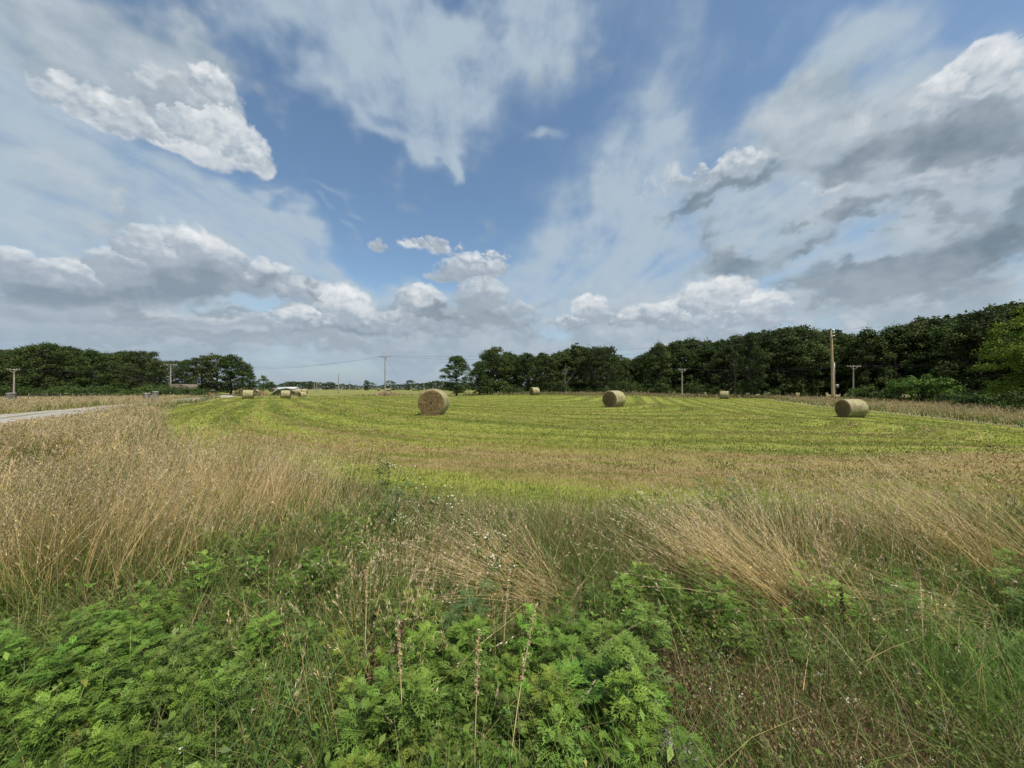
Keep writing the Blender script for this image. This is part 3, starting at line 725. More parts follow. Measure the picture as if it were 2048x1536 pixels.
def tree_rows():
    # left wood, edge row
    us = list(np.arange(-190, 325, 34.0)); k = 0
    for i, u in enumerate(us):
        key = KEYS[(i * 3 + 1) % 5]; Y = 108 + 7 * sin(i * 2.1)
        v = skyline(SKY_L, u) + TR.uniform(-5, 10)
        vis = u > -25
        lab = ('%s, %s from the left frame edge in the left-hand wood' % (LOOK[key], ORD[k])) if vis else '%s of the left-hand wood, %s beyond the left picture edge' % (LOOK[key], ORD[5 - i] if i < 6 else 'just')
        k += vis
        put_tree(key, u, Y, z_at(v, Y), lab, 'oaks of the left-hand wood', wide=TR.uniform(0.85, 1.05))
    # the big free-standing clump right of the house
    for j, (u, v, Y, key, w) in enumerate([(345, 721, 128, 'oak4', 0.8), (374, 719, 126, 'open1', 0.85), (404, 713, 122, 'oak1', 1.1), (432, 708, 118, 'oak2', 1.15), (462, 710, 116, 'oak5', 1.15), (486, 722, 117, 'oak2', 0.85), (500, 744, 112, 'oak5', 0.8)]):
        lab = ['loose oak behind the crossarm pole at the end of the left wood', 'open oak with sky showing through, above the brown house roof', 'big dark oak above the orange tractor',
               'highest dark oak in the round clump right of the tractor', 'dark oak in the middle of the round clump left of the brush piles', 'dark oak on the right shoulder of the round clump', 'low dark oak at the right-hand foot of the round clump'][j]
        put_tree(key, u, Y, z_at(v, Y), lab, 'oaks of the clump beside the house', wide=w)
    put_tree('pale', 527, 190, z_at(752, 190), 'small paler green tree beside the white sheds', None, 'round_tree', wide=0.85)
    put_tree('open1', 543, 200, z_at(763, 200), 'low dark tree peeping over the left end of the white shed', None, 'round_tree', wide=0.8)
    put_tree('oak2', 733, 270, z_at(760, 270), 'lone small round tree left of the tall crossarm pole', None, 'round_tree', wide=0.85)
    # centre and right wood, edge row
    u = 985.0; i = 0; k = 0; off = 0
    while u < 2330:
        key = KEYS[(i * 2 + (i // 4)) % 5]
        Y = float(np.interp(u, [960, 1230, 1330, 1600, 1800, 2000, 2300], [92, 94, 96, 88, 80, 66, 50])) + 4 * sin(i * 1.7)
        if 1228 < u < 1310: Y += 22
        v = skyline(SKY_R, u) + TR.uniform(-9, 12)
        vis = u < 2060
        lab = ('%s, %s from the left in the long wood behind the bales' % (LOOK[key], ORD[k])) if vis else '%s of the right-hand wood, %s one past the right picture edge' % (LOOK[key], ORD[min(off, 32)])
        k += vis; off += (not vis)
        put_tree(key, u, Y, z_at(v, Y), lab, 'oaks of the long right-hand wood', wide=TR.uniform(0.82, 1.02))
        u += TR.uniform(0.80, 1.1) * 4.7 / Y * F * (1 + ((u - 1024) / F) ** 2 * 0.25); i += 1
    put_tree('open1', 913, 84, z_at(711, 84), 'leggy open oak standing alone left of the long wood', None, wide=0.98)
    put_tree('open1', 958, 88, z_at(722, 88), 'thin leaning oak with sky in its crown at the wood corner', None, wide=0.75)
    put_tree('cedar', 1228, 84, z_at(742, 84), 'pointed cedar at the wood edge behind the banded bale', None, 'cedar_tree', wide=0.8)
    put_tree('open1', 1502, 80, z_at(664, 80), 'lighter leafy oak poking up at the notch of the long wood', None, wide=0.55)
    put_tree('near', 2085, 36, z_at(612, 36), 'bright yellow-green tree closing the right picture edge', None, 'leafy_tree', wide=1.1)
    put_tree('near', 2150, 44, z_at(590, 44), 'second bright green tree behind the right edge tree', None, 'leafy_tree', wide=1.1)
    # pale dead snags among the oaks
    for u, Y, v, lab in [(1130, 87, 728, 'bare grey dead tree in the wood right of the far centre bale'), (1457, 84, 716, 'pale forked dead snag in the wood left of the small far bale')]:
        rng = np.random.default_rng(int(u)); X = (u - 1024) / F * Y; z = h1(X, Y); hh = z_at(v, Y) - z
        t = thing('dead_tree', lab, 'dead tree', (X, Y - 2.5, z - 0.05), 0, 'dead trees at the wood edge')
        mb = MB(); kk = np.linspace(0, 1, 9)
        pts = np.stack([np.cumsum(rng.normal(0, 0.12, 9)), np.cumsum(rng.normal(0, 0.12, 9)), kk * hh], 1)
        mb.tube(pts, 0.10 * (1.08 - kk) + 0.015, 7); mb.build('trunk', M_DEADWOOD, t, True)
        br = MB()
        for j in range(16):
            a = rng.integers(2, 8); s = pts[a]; th = rng.uniform(0, 2 * pi); L = rng.uniform(0.8, 2.6) * (1.2 - kk[a])
            d = np.array([cos(th), sin(th), rng.uniform(0.3, 1.3)]); q = np.linspace(0, 1, 6)[:, None]
            p = s + d * L * q + np.array([0, 0, 0.3]) * q ** 2 + rng.normal(0, 0.06, (6, 3)) * q
            br.tube(p, np.linspace(0.04, 0.010, 6), 5, False)
            for _ in range(3):
                b = rng.integers(2, 5); d2 = d + rng.normal(0, 0.7, 3); br.tube(p[b] + d2 * L * 0.4 * q, np.linspace(0.03, 0.006, 6), 4, False)
        br.build('branches', M_DEADWOOD, t)
    # scrub in front of the woods
    def bush(u, Y, h, key, lab, w=1.0, name='bush', grp='bushes in front of the woods'):
        X, Y, z = on_ground(u, Y)
        trunk, crown, _, hh = proto(key)
        t = thing(name, lab, 'bush', (X, Y, z - 0.08), TR.uniform(0, 6.28), grp)
        s = h / hh; t.scale = (s * w, s * w, s); link('stems', trunk, t); link('foliage', crown, t)
    i = 0
    for u in np.arange(-40, 420, 24.0):
        Y = 92 + 6 * sin(i * 1.9)
        bush(u, Y, TR.uniform(1.7, 3.4), ['bush', 'bush2'][i % 2], 'low green bush before the left-hand wood, %s from the left edge' % ORD[i], TR.uniform(0.9, 1.4), grp='bushes before the left-hand wood'); i += 1
    i = 0
    for u in [975, 1000, 1028, 1055, 1092, 1122, 1150, 1178, 1205, 1232, 1256, 1280, 1305, 1335, 1392, 1430, 1470, 1505, 1545, 1590, 1632]:
        Y = float(np.interp(u, [960, 1230, 1330, 1700], [88, 90, 88, 82])) + 2 * sin(i * 2.3)
        bush(u, Y, TR.uniform(2.0, 4.2), ['bush2', 'bush'][i % 2], 'dark shrub at the foot of the long wood, %s from its left end' % ORD[i], TR.uniform(0.8, 1.2), grp='shrubs at the foot of the long wood'); i += 1
    for j, (u, Y, h, key, w) in enumerate([(1712, 66, 2.2, 'bush', 1.4), (1735, 64, 2.9, 'bush', 1.2), (1765, 62, 2.2, 'bush2', 1.3), (1797, 60, 4.2, 'sumac', 0.6), (1845, 60, 4.9, 'sumac', 1.0), (1880, 58, 3.0, 'sumac', 0.8),
                                           (1915, 54, 2.0, 'bush2', 1.3), (1942, 50, 2.5, 'bush', 1.2), (1975, 47, 2.0, 'bush2', 1.3), (2012, 42, 2.6, 'bush', 1.2), (2050, 38, 2.2, 'bush', 1.2), (2095, 33, 2.2, 'bush2', 1.2)]):
        lab = ['low green bush left of the far crossarm pole', 'bright green bush right of the bare crossarm pole', 'dark spreading bush behind the right-hand bale', 'upright light green sumac, smaller and left of the big one',
               'big light green sumac standing before the dark right-hand wood', 'light green sumac leaning right beside the big sumac', 'dark low bush right of the sumacs', 'rounded bush below the dark gap in the right wood',
               'flat dark bush left of the right-edge tree', 'leafy bush at the foot of the right-edge tree', 'green bush on the right picture edge', 'bush just past the right picture edge'][j]
        bush(u, Y, h, key, lab, w, 'sumac_bush' if key == 'sumac' else 'bush', 'bushes along the right-hand fence line')

def far_woods():
    # unbroken woods: the depth of both woods behind their edge rows, and the far tree line at the horizon
    rng = np.random.default_rng(5)
    def mass(name, spots, label, leafscale=1.6, step=2):
        Vs, Cs = [], []
        for (X, Y, z, topz, w, key) in spots:
            _, _, (P, N, C), hh = proto(key)
            s = (topz - z) / hh; th = rng.uniform(0, 6.28); sel = slice(rng.integers(0, step), None, step)
            p = P[sel] * s; p[:, :2] *= w; c, sn = cos(th), sin(th)
            p = np.stack([p[:, 0] * c - p[:, 1] * sn + X, p[:, 0] * sn + p[:, 1] * c + Y, p[:, 2] + z], 1)
            V, _q = leaf_cards(rng, p, N[sel], 0.32 * s * leafscale * rng.uniform(0.7, 1.3, len(p)))
            Vs.append(V); Cs.append(np.repeat(C[sel] * rng.uniform(0.75, 1.2), 4, 0))
        V = np.vstack(Vs)
        o = link(name, new_mesh(name, V, np.arange(len(V)).reshape(-1, 4), M_CROWN, np.vstack(Cs))); tag(o, label, 'wood', kind='stuff')
    sp = []
    for row, dY in enumerate((9, 20)):
        for u in np.arange(-200, 320, 36.0):
            Y = 108 + dY + rng.uniform(-2, 2); uu = u + rng.uniform(-15, 15)
            sp.append(((uu - 1024) / F * Y, Y, -0.6, z_at(skyline(SKY_L, uu) + rng.uniform(4, 13), Y), 1.0, KEYS[rng.integers(0, 5)]))
    for row, dY in enumerate((8, 18)):
        u = 985.
        while u < 2300:
            Y = float(np.interp(u, [960, 1230, 1330, 1600, 1800, 2000, 2300], [92, 94, 96, 88, 80, 66, 50])) + dY + rng.uniform(-2, 2)
            if 1228 < u < 1310: Y += 22
            uu = u + rng.uniform(-12, 12)
            sp.append(((uu - 1024) / F * Y, Y, -0.6, z_at(skyline(SKY_R, uu) + rng.uniform(2, 11), Y), 1.0, KEYS[rng.integers(0, 5)]))
            u += 4.6 / Y * F * (1 + ((u - 1024) / F) ** 2 * 0.25)
    mass('woodland', sp, 'dark depth of the oak woods behind the edge trees', 1.5, 2)
    sp = []
    FT = [(380, 772), (560, 768), (590, 764), (640, 765), (690, 768), (720, 770), (745, 769), (790, 770), (820, 767), (850, 764), (880, 762), (930, 764), (1000, 766)]
    for u in np.arange(380, 1000, 6.5):
        Y = rng.uniform(330, 420); v = skyline(FT, u) + rng.uniform(-1.5, 2.5)
        if u > 780: Y -= 80
        sp.append(((u - 1024) / F * Y, Y, -0.5, max(3.5, z_at(v, Y)), 1.5, KEYS[rng.integers(0, 5)]))
    for u in np.arange(-900, 3000, 40.0):
        Y = rng.uniform(420, 520); sp.append(((u - 1024) / F * Y, Y, -0.5, rng.uniform(7, 11), 2.2, KEYS[rng.integers(0, 5)]))
    mass('far_tree_line', sp, 'long low belt of trees along the far horizon', 2.3, 5)

tree_rows()
far_woods()

# ------------------------------------------------------------------ round bales
def bale_materials():
    m, g = mat_new('hay_end')
    co = g.n('ShaderNodeTexCoord').outputs['Object']
    x, y, z = g.sep(co)
    r = g.m('SQRT', g.m('ADD', g.m('MULTIPLY', x, x), g.m('MULTIPLY', z, z)))
    th = g.m('ARCTAN2', z, x)
    n1 = g.noise(co, 5, 4, 0.6)
    rw = g.m('ADD', r, g.m('MULTIPLY', n1, 0.10))
    sp = g.m('ADD', g.m('MULTIPLY', rw, 62.0), th)
    s = g.m('SINE', sp)
    sv = g.xyz(g.m('MULTIPLY', rw, 40), g.m('MULTIPLY', th, 2.5), 0)
    n2 = g.noise(sv, 1.0, 5, 0.65); n3 = g.noise(co, 60, 4, 0.7)
    f = g.m('ADD', g.m('MULTIPLY', s, 0.10), g.m('ADD', g.m('MULTIPLY', n2, 0.8), g.m('MULTIPLY', n3, 0.35)))
    c = g.mix(g.ramp(f, 0.44, 0.60), (0.05, 0.030, 0.012, 1), (0.27, 0.18, 0.082, 1))
    c = g.mix(g.ramp(f, 0.62, 0.82), c, (0.55, 0.41, 0.22, 1))
    finish(g, principled(g, c, 0.9, bump(g, f, 0.06, 1.0), 0.1))
    m2, g = mat_new('net_wrapped_hay')
    co = g.n('ShaderNodeTexCoord').outputs['Object']
    x, y, z = g.sep(co); th = g.m('ARCTAN2', z, x)
    sv = g.xyz(g.m('MULTIPLY', th, 3.0), g.m('MULTIPLY', y, 22), 0)
    n1 = g.noise(sv, 1.0, 5, 0.65); n2 = g.noise(co, 45, 4, 0.65); n3 = g.noise(co, 2.2, 3, 0.5); bands = g.noise(g.xyz(y, 0.3, 0.1), 7, 2, 0.5)
    c = g.mix(g.ramp(g.m('ADD', n1, g.m('MULTIPLY', g.m('SUBTRACT', n2, 0.5), 0.8)), 0.32, 0.68), (0.17, 0.145, 0.065, 1), (0.37, 0.335, 0.19, 1))
    c = g.mix(g.ramp(bands, 0.52, 0.62, 0.0, 0.45), c, (0.42, 0.46, 0.28, 1))
    c = g.mix(g.ramp(n3, 0.48, 0.66, 0.0, 0.65), c, (0.17, 0.12, 0.06, 1))
    finish(g, principled(g, c, 0.75, bump(g, g.m('ADD', n1, n2), 0.02, 0.8), 0.2))
    return m, m2
def bale_meshes(seed, R=0.76, L=1.42):
    rng = np.random.default_rng(seed)
    seg = 72
    # wrapped side: slightly barrel-shaped, sagging where it rests, rounded shoulders
    ys = np.array([-0.5, -0.492, -0.47, -0.42, -0.33, -0.2, -0.07, 0.07, 0.2, 0.33, 0.42, 0.47, 0.492, 0.5]) * L
    rr = R * np.array([0.90, 0.945, 0.975, 0.992, 1, 1.004, 1.006, 1.006, 1.004, 1, 0.992, 0.975, 0.945, 0.90])
    th = np.arange(seg) * 2 * pi / seg
    Yg, TH = np.meshgrid(ys, th, indexing='ij'); Rg = rr[:, None] + 0.010 * gnoise(TH * 3 / 1.0, Yg * 6, seed) + 0.006 * gnoise(TH * 9, Yg * 2, seed + 1)
    X = Rg * np.cos(TH); Z = Rg * np.sin(TH)
    def sag(X, Z):
        Z = np.where(Z < -0.93 * R, -0.93 * R + (Z + 0.93 * R) * 0.25, Z); return X * (1 + 0.03 * (1 - (Z / R) ** 2)), Z
    X, Z = sag(X, Z)
    V = np.stack([X, Yg, Z], -1).reshape(-1, 3)
    i = np.arange(len(ys) - 1)[:, None] * seg; j = np.arange(seg)[None]
    Q = np.stack([i + j, i + seg + j, i + seg + (j + 1) % seg, i + (j + 1) % seg], -1).reshape(-1, 4)
    wrap = new_mesh('net_wrap', V, Q, M_NET, None, True)
    # end faces: rolled layers as ridges, with loose stalks
    nr = 34; rad = np.linspace(0.0, 0.905 * R, nr)[1:]
    Rg, TH = np.meshgrid(rad, th, indexing='ij')
    wob = 0.03 * gnoise(Rg * 5 + 9, TH * 1.2, seed + 3)
    ridge = 0.016 * np.sin((Rg + wob) * 2 * pi / 0.075 + TH) + 0.016 * gnoise(Rg * 26, TH * 5, seed + 4) + 0.03 * gnoise(Rg * 5, TH * 1.1, seed + 5)
    depth = -0.495 * L - 0.02 * (1 - (Rg / R) ** 2) - ridge * np.clip((0.9 * R - Rg) / 0.05, 0, 1)
    X, Z = sag(Rg * np.cos(TH), Rg * np.sin(TH))
    V = np.vstack([np.stack([X, depth, Z], -1).reshape(-1, 3), [[0, -0.5 * L, 0]]])
    i = np.arange(nr - 2)[:, None] * seg
    Q = np.stack([i + j, i + (j + 1) % seg, i + seg + (j + 1) % seg, i + seg + j], -1).reshape(-1, 4)
    c = len(V) - 1; T = np.array([(c, (q + 1) % seg, q) for q in range(seg)])
    face = new_mesh('end_face', V, [Q, T], M_HAY, None, True)
    n = 1500; r = R * 0.9 * np.sqrt(rng.uniform(0.01, 1, n)); a = rng.uniform(0, 2 * pi, n)
    P = np.stack([r * np.cos(a), np.full(n, -0.5 * L - 0.03) + rng.uniform(-0.02, 0.02, n), r * np.sin(a)], 1)
    tang = np.stack([-np.sin(a), rng.normal(0, 0.25, n), np.cos(a)], 1) + rng.normal(0, 0.25, (n, 3)); tang /= np.linalg.norm(tang, axis=1)[:, None]
    nrm = np.stack([np.cos(a), np.zeros(n), np.sin(a)], 1) * rng.choice([-1, 1], n)[:, None]
    Ls = rng.uniform(0.04, 0.12, n)[:, None]; w = 0.0045
    X, Z = sag(P[:, 0], P[:, 2]); P[:, 0], P[:, 2] = X, np.maximum(Z, -0.93 * R)
    V = np.stack([P - tang * Ls - nrm * w, P + tang * Ls - nrm * w, P + tang * Ls + nrm * w, P - tang * Ls + nrm * w], 1).reshape(-1, 3)
    col = np.repeat(rng.uniform(0.45, 1.2, (n, 1)) * np.array([[0.38, 0.27, 0.13]]), 4, 0)
    straw = new_mesh('loose_stalks', V, np.arange(n * 4).reshape(-1, 4), M_GRASS, col)
    # hay shed round the foot of the bale and stalks bristling through the wrap
    n = 900; side = rng.uniform(0, 1, n) < 0.55
    bx = np.where(side, rng.choice([-1, 1], n) * rng.uniform(0.25, 0.62, n), rng.uniform(-0.5, 0.5, n)); by = np.where(side, rng.uniform(-0.55, 0.55, n) * L, rng.choice([-1, 1], n) * rng.uniform(0.47, 0.62, n) * L)
    P = np.stack([bx, by, rng.uniform(0.02, 0.12, n)], 1); D = rng.normal(size=(n, 3)) * [1, 1, 0.45]; D /= np.linalg.norm(D, axis=1)[:, None]
    m = 500; a = rng.uniform(-0.4, pi + 0.4, m); rad_ = np.stack([np.cos(a), np.zeros(m), np.sin(a)], 1)
    P = np.vstack([P, rad_ * R * 1.005 + np.stack([np.zeros(m), rng.uniform(-0.5, 0.5, m) * L, np.full(m, 0.72)], 1)]); D = np.vstack([D, rad_ * 0.35 + rng.normal(size=(m, 3)) * 0.5])
    D /= np.linalg.norm(D, axis=1)[:, None]; n += m
    nn = np.cross(D, rng.normal(size=(n, 3))); nn /= np.linalg.norm(nn, axis=1)[:, None]; ln = rng.uniform(0.03, 0.10, n)[:, None]; ln[-m:] *= 0.5
    V = np.stack([P - D * ln - nn * 0.005, P + D * ln - nn * 0.004, P + D * ln + nn * 0.004, P - D * ln + nn * 0.005], 1).reshape(-1, 3)
    shed = new_mesh('shed_hay', V, np.arange(n * 4).reshape(-1, 4), M_GRASS, np.repeat(rng.uniform(0.5, 1.2, (n, 1)) * np.array([[0.36, 0.28, 0.13]]), 4, 0))
    return wrap, face, straw, shed
M_HAY, M_NET = bale_materials()
BALE = bale_meshes(21)
def bale(u, Y, psi, label, group='round hay bales on the mown meadow', s=1.0, dz=0.0, name='hay_bale'):
    X, Y, z = on_ground(u, Y)
    t = thing(name, label, 'hay bale', (X, Y, z - 0.03 + dz), -radians(psi), group)
    t.scale = (s, s, s)
    wrap, face, straw, shed = BALE
    link('shed_hay', shed, t)
    o = link('net_wrap', wrap, t, (0, 0, 0.72))
    for k in (0, 1):
        f = link('end_face', face, t, (0, 0, 0.72), k * pi); link('loose_stalks', straw, f)
    return t
bale(868, 21.0, 0, 'nearest round bale with its coiled brown end facing the camera')
bale(1228, 33.0, 50, 'banded round bale left of the thin crossarm pole, pale wrap to the right')
bale(1702, 30.0, 92, 'round bale on its side below the tall tan pole')
bale(1069, 69.5, 62, 'small round bale against the dark wood in the picture centre')
bale(1449, 70.0, -53, 'small pale round bale at the meadow edge before the right wood')
bale(497, 61.0, 62, 'leftmost round bale beside the long grass')
bale(572, 67.0, 65, 'middle one of the three small bales on the left')
bale(605, 92.0, 35, 'smallest bale right of the left pair, lying partly end-on', s=1.0)
for j, (u, Y) in enumerate([(758, 262), (772.5, 258), (779, 250), (828.5, 262), (836.5, 258), (904, 250), (960, 240)]):
    bale(u, Y, 20 + 35 * j, ['tiny pale bale far off, left of the tall crossarm pole', 'tiny pale bale far off just right of the tall crossarm pole', 'second tiny bale right of the tall crossarm pole',
         'left one of two tiny bales far off left of the nearest bale', 'right one of two tiny bales just left above the nearest bale', 'tiny bale seen under the open oak', 'tiny bale in the gap right of the open oak'][j], 'far round bales in the second meadow', 1.15)
bale(596, 104, 60, 'bale top showing over the long grass behind the smallest bale', 'bales behind the grass strip', 1.0, 0.75)
bale(609, 108, 70, 'right bale top of two showing over the long grass strip', 'bales behind the grass strip', 1.0, 0.75)

# ------------------------------------------------------------------ utility poles and wires
POLES = {}
def pole(key, u, Y, vtop, lab, arm=None, r=0.14, yaw=0.0, mat=None, lean=0.0, box=False, tophat=False, drop=0.18):
    X, Y, z = on_ground(u, Y); top = z_at(vtop, Y) - z
    t = thing('utility_pole', lab, 'utility pole', (X, Y, z), yaw, 'utility poles round the meadow')
    k = np.linspace(0, 1, 8)
    mb = MB(); mb.tube(np.stack([lean * k ** 1.3, 0 * k, -0.3 + k * (top + 0.3)], 1), r * (1.15 - 0.45 * k), 12)
    mb.build('pole', mat or M_POLE, t, True)
    ends = [np.array([X + lean, Y, z + top])]
    if arm:
        zc = top - drop
        mb = MB(); mb.box((lean, -r * 0.8 - 0.04, zc), (arm, 0.09, 0.12)); mb.build('crossarm', M_POLE, t)
        for sgn in (-1, 1):
            mb = MB(); mb.tube([(lean, -r, zc - 0.75), (lean + sgn * 0.7, -r - 0.03, zc - 0.06)], 0.03, 6); mb.build('brace', M_POLE, t)
        for xx in (-0.47, -0.28, 0.28, 0.47):
            mb = MB(); mb.tube([(lean + xx * arm, -r * 0.8 - 0.04, zc + d) for d in (0.05, 0.10, 0.12, 0.17, 0.19, 0.24)], [0.02, 0.02, 0.055, 0.04, 0.055, 0.03], 8); mb.build('insulator', M_CERAMIC, t, True)
        cz, sz = cos(yaw), sin(yaw)
        ends = [np.array([X + (lean + xx * arm) * cz, Y + (lean + xx * arm) * sz, z + zc + 0.24]) for xx in (-0.47, 0.47)]
    if tophat:
        mb = MB(); mb.tube([(lean - 0.02, -0.1, top - 0.5), (lean + 0.30, -0.25, top - 0.1), (lean + 0.05, -0.12, top + 0.25)], 0.05, 6); mb.build('top_bracket', M_METAL, t)
        for zz in (-0.9, -0.35, 0.05):
            mb = MB(); mb.tube([(lean + s_ * 0.38, -0.22, top + zz - 0.05 + 0.09 * q) for s_, q in ((0.3, 0), (0.5, 0.5), (0.8, 1), (1, 1))], [0.09, 0.07, 0.09, 0.05], 8); mb.build('insulator', M_CERAMIC, t, True)
        mb = MB(); mb.tube([(lean * 0.9, -0.2, top - 1.0), (lean - 0.85, -0.25, top - 1.7)], 0.045, 6); mb.tube([(lean * 0.9, -0.2, top - 1.45), (lean - 0.85, -0.25, top - 1.7)], 0.035, 6); mb.build('side_bracket', M_DARK, t)
    if box:
        mb = MB(); mb.box((r + 0.33, -0.12, 2.55), (0.45, 0.28, 0.62)); mb.box((r + 0.33, -0.27, 2.55), (0.36, 0.03, 0.5)); mb.build('meter_box', simple_mat('meter_box_paint', (0.17, 0.175, 0.175), 0.5, 0.2, 8, 0.08, 0.0), t)
        mb = MB(); mb.tube([(r + 0.12, -0.12, 0.1), (r + 0.12, -0.12, 2.4), (r * 0.8, -0.16, 3.4), (r * 0.75, -0.15, 6.5)], 0.03, 6); mb.build('conduit', M_METAL, t)
    POLES[key] = ends
    return t
pole('a', 28, 80, 738, 'crossarm pole against the wood at the left picture edge', 2.6, 0.15, 0.05)
pole('b', 341, 90, 728, 'crossarm pole standing where the left wood thins out', 2.8, 0.14, 0.25)
pole('c', 770, 91, 712, 'tall crossarm pole alone in the open centre sky', 2.7, 0.15, 0.0)
pole('d', 677, 160, 745, 'tall plain pole without crossarm left of the centre pole', None, 0.20)
pole('e', 633.5, 185, 760, 'short plain dark pole right of the small bales', None, 0.2)
pole('f', 629, 230, 765, 'thin short pole touching the plain dark pole', None, 0.16)
pole('g', 699, 250, 762, 'tiny far crossarm pole between the plain pole and the lone tree', 2.6, 0.16)
pole('h', 595, 210, 769, 'tiny dark post left of the two plain poles', None, 0.2)
pole('i', 1364, 82, 738, 'thin grey crossarm pole in front of the long wood', 1.7, 0.15, 0.1)
pole('j', 1666, 62, 661, 'tall tan pole with metal brackets and a grey meter box', None, 0.21, 0.0, M_POLE2, -0.2, True, True)
pole('k', 1706, 72, 731, 'weathered pole with a wide crossarm just right of the tan pole', 2.7, 0.13, 0.0, None, 0.12)
# unseen neighbours that carry the wires on past the picture
def wire(a, b, sag, lab, r=0.012):
    r = r * 0.7
    n = 28; t = np.linspace(0, 1, n)[:, None]
    p = a * (1 - t) + b * t; p[:, 2] -= (4 * sag * t * (1 - t))[:, 0]
    mb = MB(); mb.tube(p, r, 5, False); o = mb.build('power_line', M_DARK); tag(o, lab, 'power line', 'power lines')
A = POLES
wire(A['a'][0], A['b'][0], 1.0, 'upper wire from the left edge pole to the crossarm pole at the wood end', 0.014)
wire(A['a'][1], A['b'][1], 1.3, 'lower wire from the left edge pole to the crossarm pole at the wood end', 0.014)
wire(A['b'][0], A['c'][0], 2.2, 'left-arm wire running from the wood-end pole to the tall centre pole', 0.02)
wire(A['b'][1], A['c'][1], 1.7, 'right-arm wire running from the wood-end pole to the tall centre pole', 0.02)
jt = A['j'][0]
wire(A['c'][0], jt + np.array([0, 0, -0.4]), 2.4, 'lower wire from the tall centre pole across to the tan pole', 0.02)
wire(A['c'][1], jt + np.array([0, 0, 0.1]), 1.6, 'upper wire from the tall centre pole across to the tan pole', 0.02)
wire(A['i'][0], A['k'][0], 0.5, 'upper wire between the thin grey pole and the wide crossarm pole', 0.012)
wire(A['i'][1], A['k'][1], 0.8, 'lower wire between the thin grey pole and the wide crossarm pole', 0.012)
wire(jt + np.array([0.4, 0, -0.3]), np.array([78., 34., 11.0]), 0.7, 'upper wire leaving the tan pole to the right', 0.016)
wire(jt + np.array([0.4, 0, 0.05]), np.array([78., 34., 12.4]), 0.5, 'top wire leaving the tan pole to the right', 0.016)
wire(A['k'][1], np.array([95., 40., 5.2]), 0.6, 'wire leaving the wide crossarm pole to the right', 0.014)
wire(A['c'][1] + np.array([-1.1, 0, -0.6]), A['c'][1] + np.array([2.2, 3, -7.5]), 0.05, 'guy wire slanting down beside the tall centre pole', 0.018)

# ------------------------------------------------------------------ stumps, fence, farm things
def stump(u, Y, h, r, lab, seed):
    rng = np.random.default_rng(seed); X, Y, z = on_ground(u, Y)
    t = thing('tree_stump', lab, 'tree stump', (X, Y, z), 0, 'weathered stumps beside the gravel road')
    th = np.arange(28) * 2 * pi / 28; zs = np.linspace(-0.1, h, 12)
    ZG, TH = np.meshgrid(zs, th, indexing='ij')
    k = (ZG + 0.1) / (h + 0.1)
    Rg = r * (1.0 + 0.35 * (1 - k) ** 3 + 0.07 * np.sin(5 * TH + 1 + k) + 0.05 * np.sin(9 * TH + 2) + 0.06 * gnoise(TH * 4, k * 3, seed))
    ZG = ZG + (k > 0.99) * 0.06 * gnoise(TH * 2, k, seed + 2)
    V = np.stack([Rg * np.cos(TH), Rg * np.sin(TH), ZG], -1).reshape(-1, 3)
    i = np.arange(11)[:, None] * 28; j = np.arange(28)[None]
    Q = np.stack([i + j, i + (j + 1) % 28, i + 28 + (j + 1) % 28, i + 28 + j], -1).reshape(-1, 4)
    link('bole', new_mesh('bole', V, Q, M_STUMP, None, True), t)
    ring = V[-28:]; Vc = np.vstack([ring + [0, 0, 0.0], ring * [1.06, 1.06, 1] + [0, 0, -0.04], ring * [0.5, 0.5, 1] + [0, 0, 0.03], [[0, 0, h + 0.04]]])
    Q = [(q, (q + 1) % 28, 56 + (q + 1) % 28, 56 + q) for q in range(28)] + [(28 + q, 28 + (q + 1) % 28, (q + 1) % 28, q) for q in range(28)]
    T = [(56 + q, 56 + (q + 1) % 28, 84) for q in range(28)]
    link('cut_top', new_mesh('cut_top', Vc, [np.array(Q), np.array(T)], M_STUMPTOP), t)
M_STUMP = simple_mat('stump_bark', (0.13, 0.12, 0.105), 0.9, nscale=7, namp=0.5, bumpd=0.06, stretch=(1, 1, 0.3))
M_STUMPTOP = simple_mat('stump_cut', (0.22, 0.205, 0.185), 0.85, nscale=9, namp=0.2, bumpd=0.02)
stump(22, 47, 1.30, 0.42, 'pale-topped stump at the left picture edge beyond the road', 3)
stump(294, 48, 1.22, 0.36, 'silvery stump in the long grass, left one of a pair', 4)
stump(311, 51, 1.4, 0.32, 'darker stump directly right of the silvery one', 5)

M_RUST = simple_mat('rusty_steel_post', (0.16, 0.13, 0.10), 0.8, 0.2, nscale=20, namp=0.3, bumpd=0.004)
fp = []
for j, u in enumerate([56, 92, 119.5, 144, 164, 181, 197, 212, 223, 234, 245]):
    Y = 35 * 740 / (547 - u); X, Y, z = on_ground(u, Y); top = z_at(788, Y) + 0.1 - z
    fp.append((X, Y, z, top))
ft = thing('wire_fence', 'thin wire fence with leaning steel posts before the left-hand wood', 'fence', (fp[0][0], fp[0][1], fp[0][2]))
O = np.array(fp[0][:3])
for X, Y, z, top in fp:
    mb = MB(); b = np.array([X, Y, z]) - O
    for dx, dy in ((0.028, 0), (-0.028, 0), (0, 0.035)):
        mb.tube([b + [dx, dy, -0.1], b + [dx + 0.16, dy, top]], 0.026, 5)
    mb.tube([b + [0.02, -0.05, 0.12], b + [0.03, 0.05, 0.12]], 0.06, 4)
    mb.build('post', M_RUST, ft)
for f in (0.45, 0.7, 0.93):
    mb = MB(); mb.tube([np.array([X + 0.16 * f, Y, z + top * f]) - O for X, Y, z, top in fp], 0.006, 4, False); mb.build('wire', M_METAL, ft)

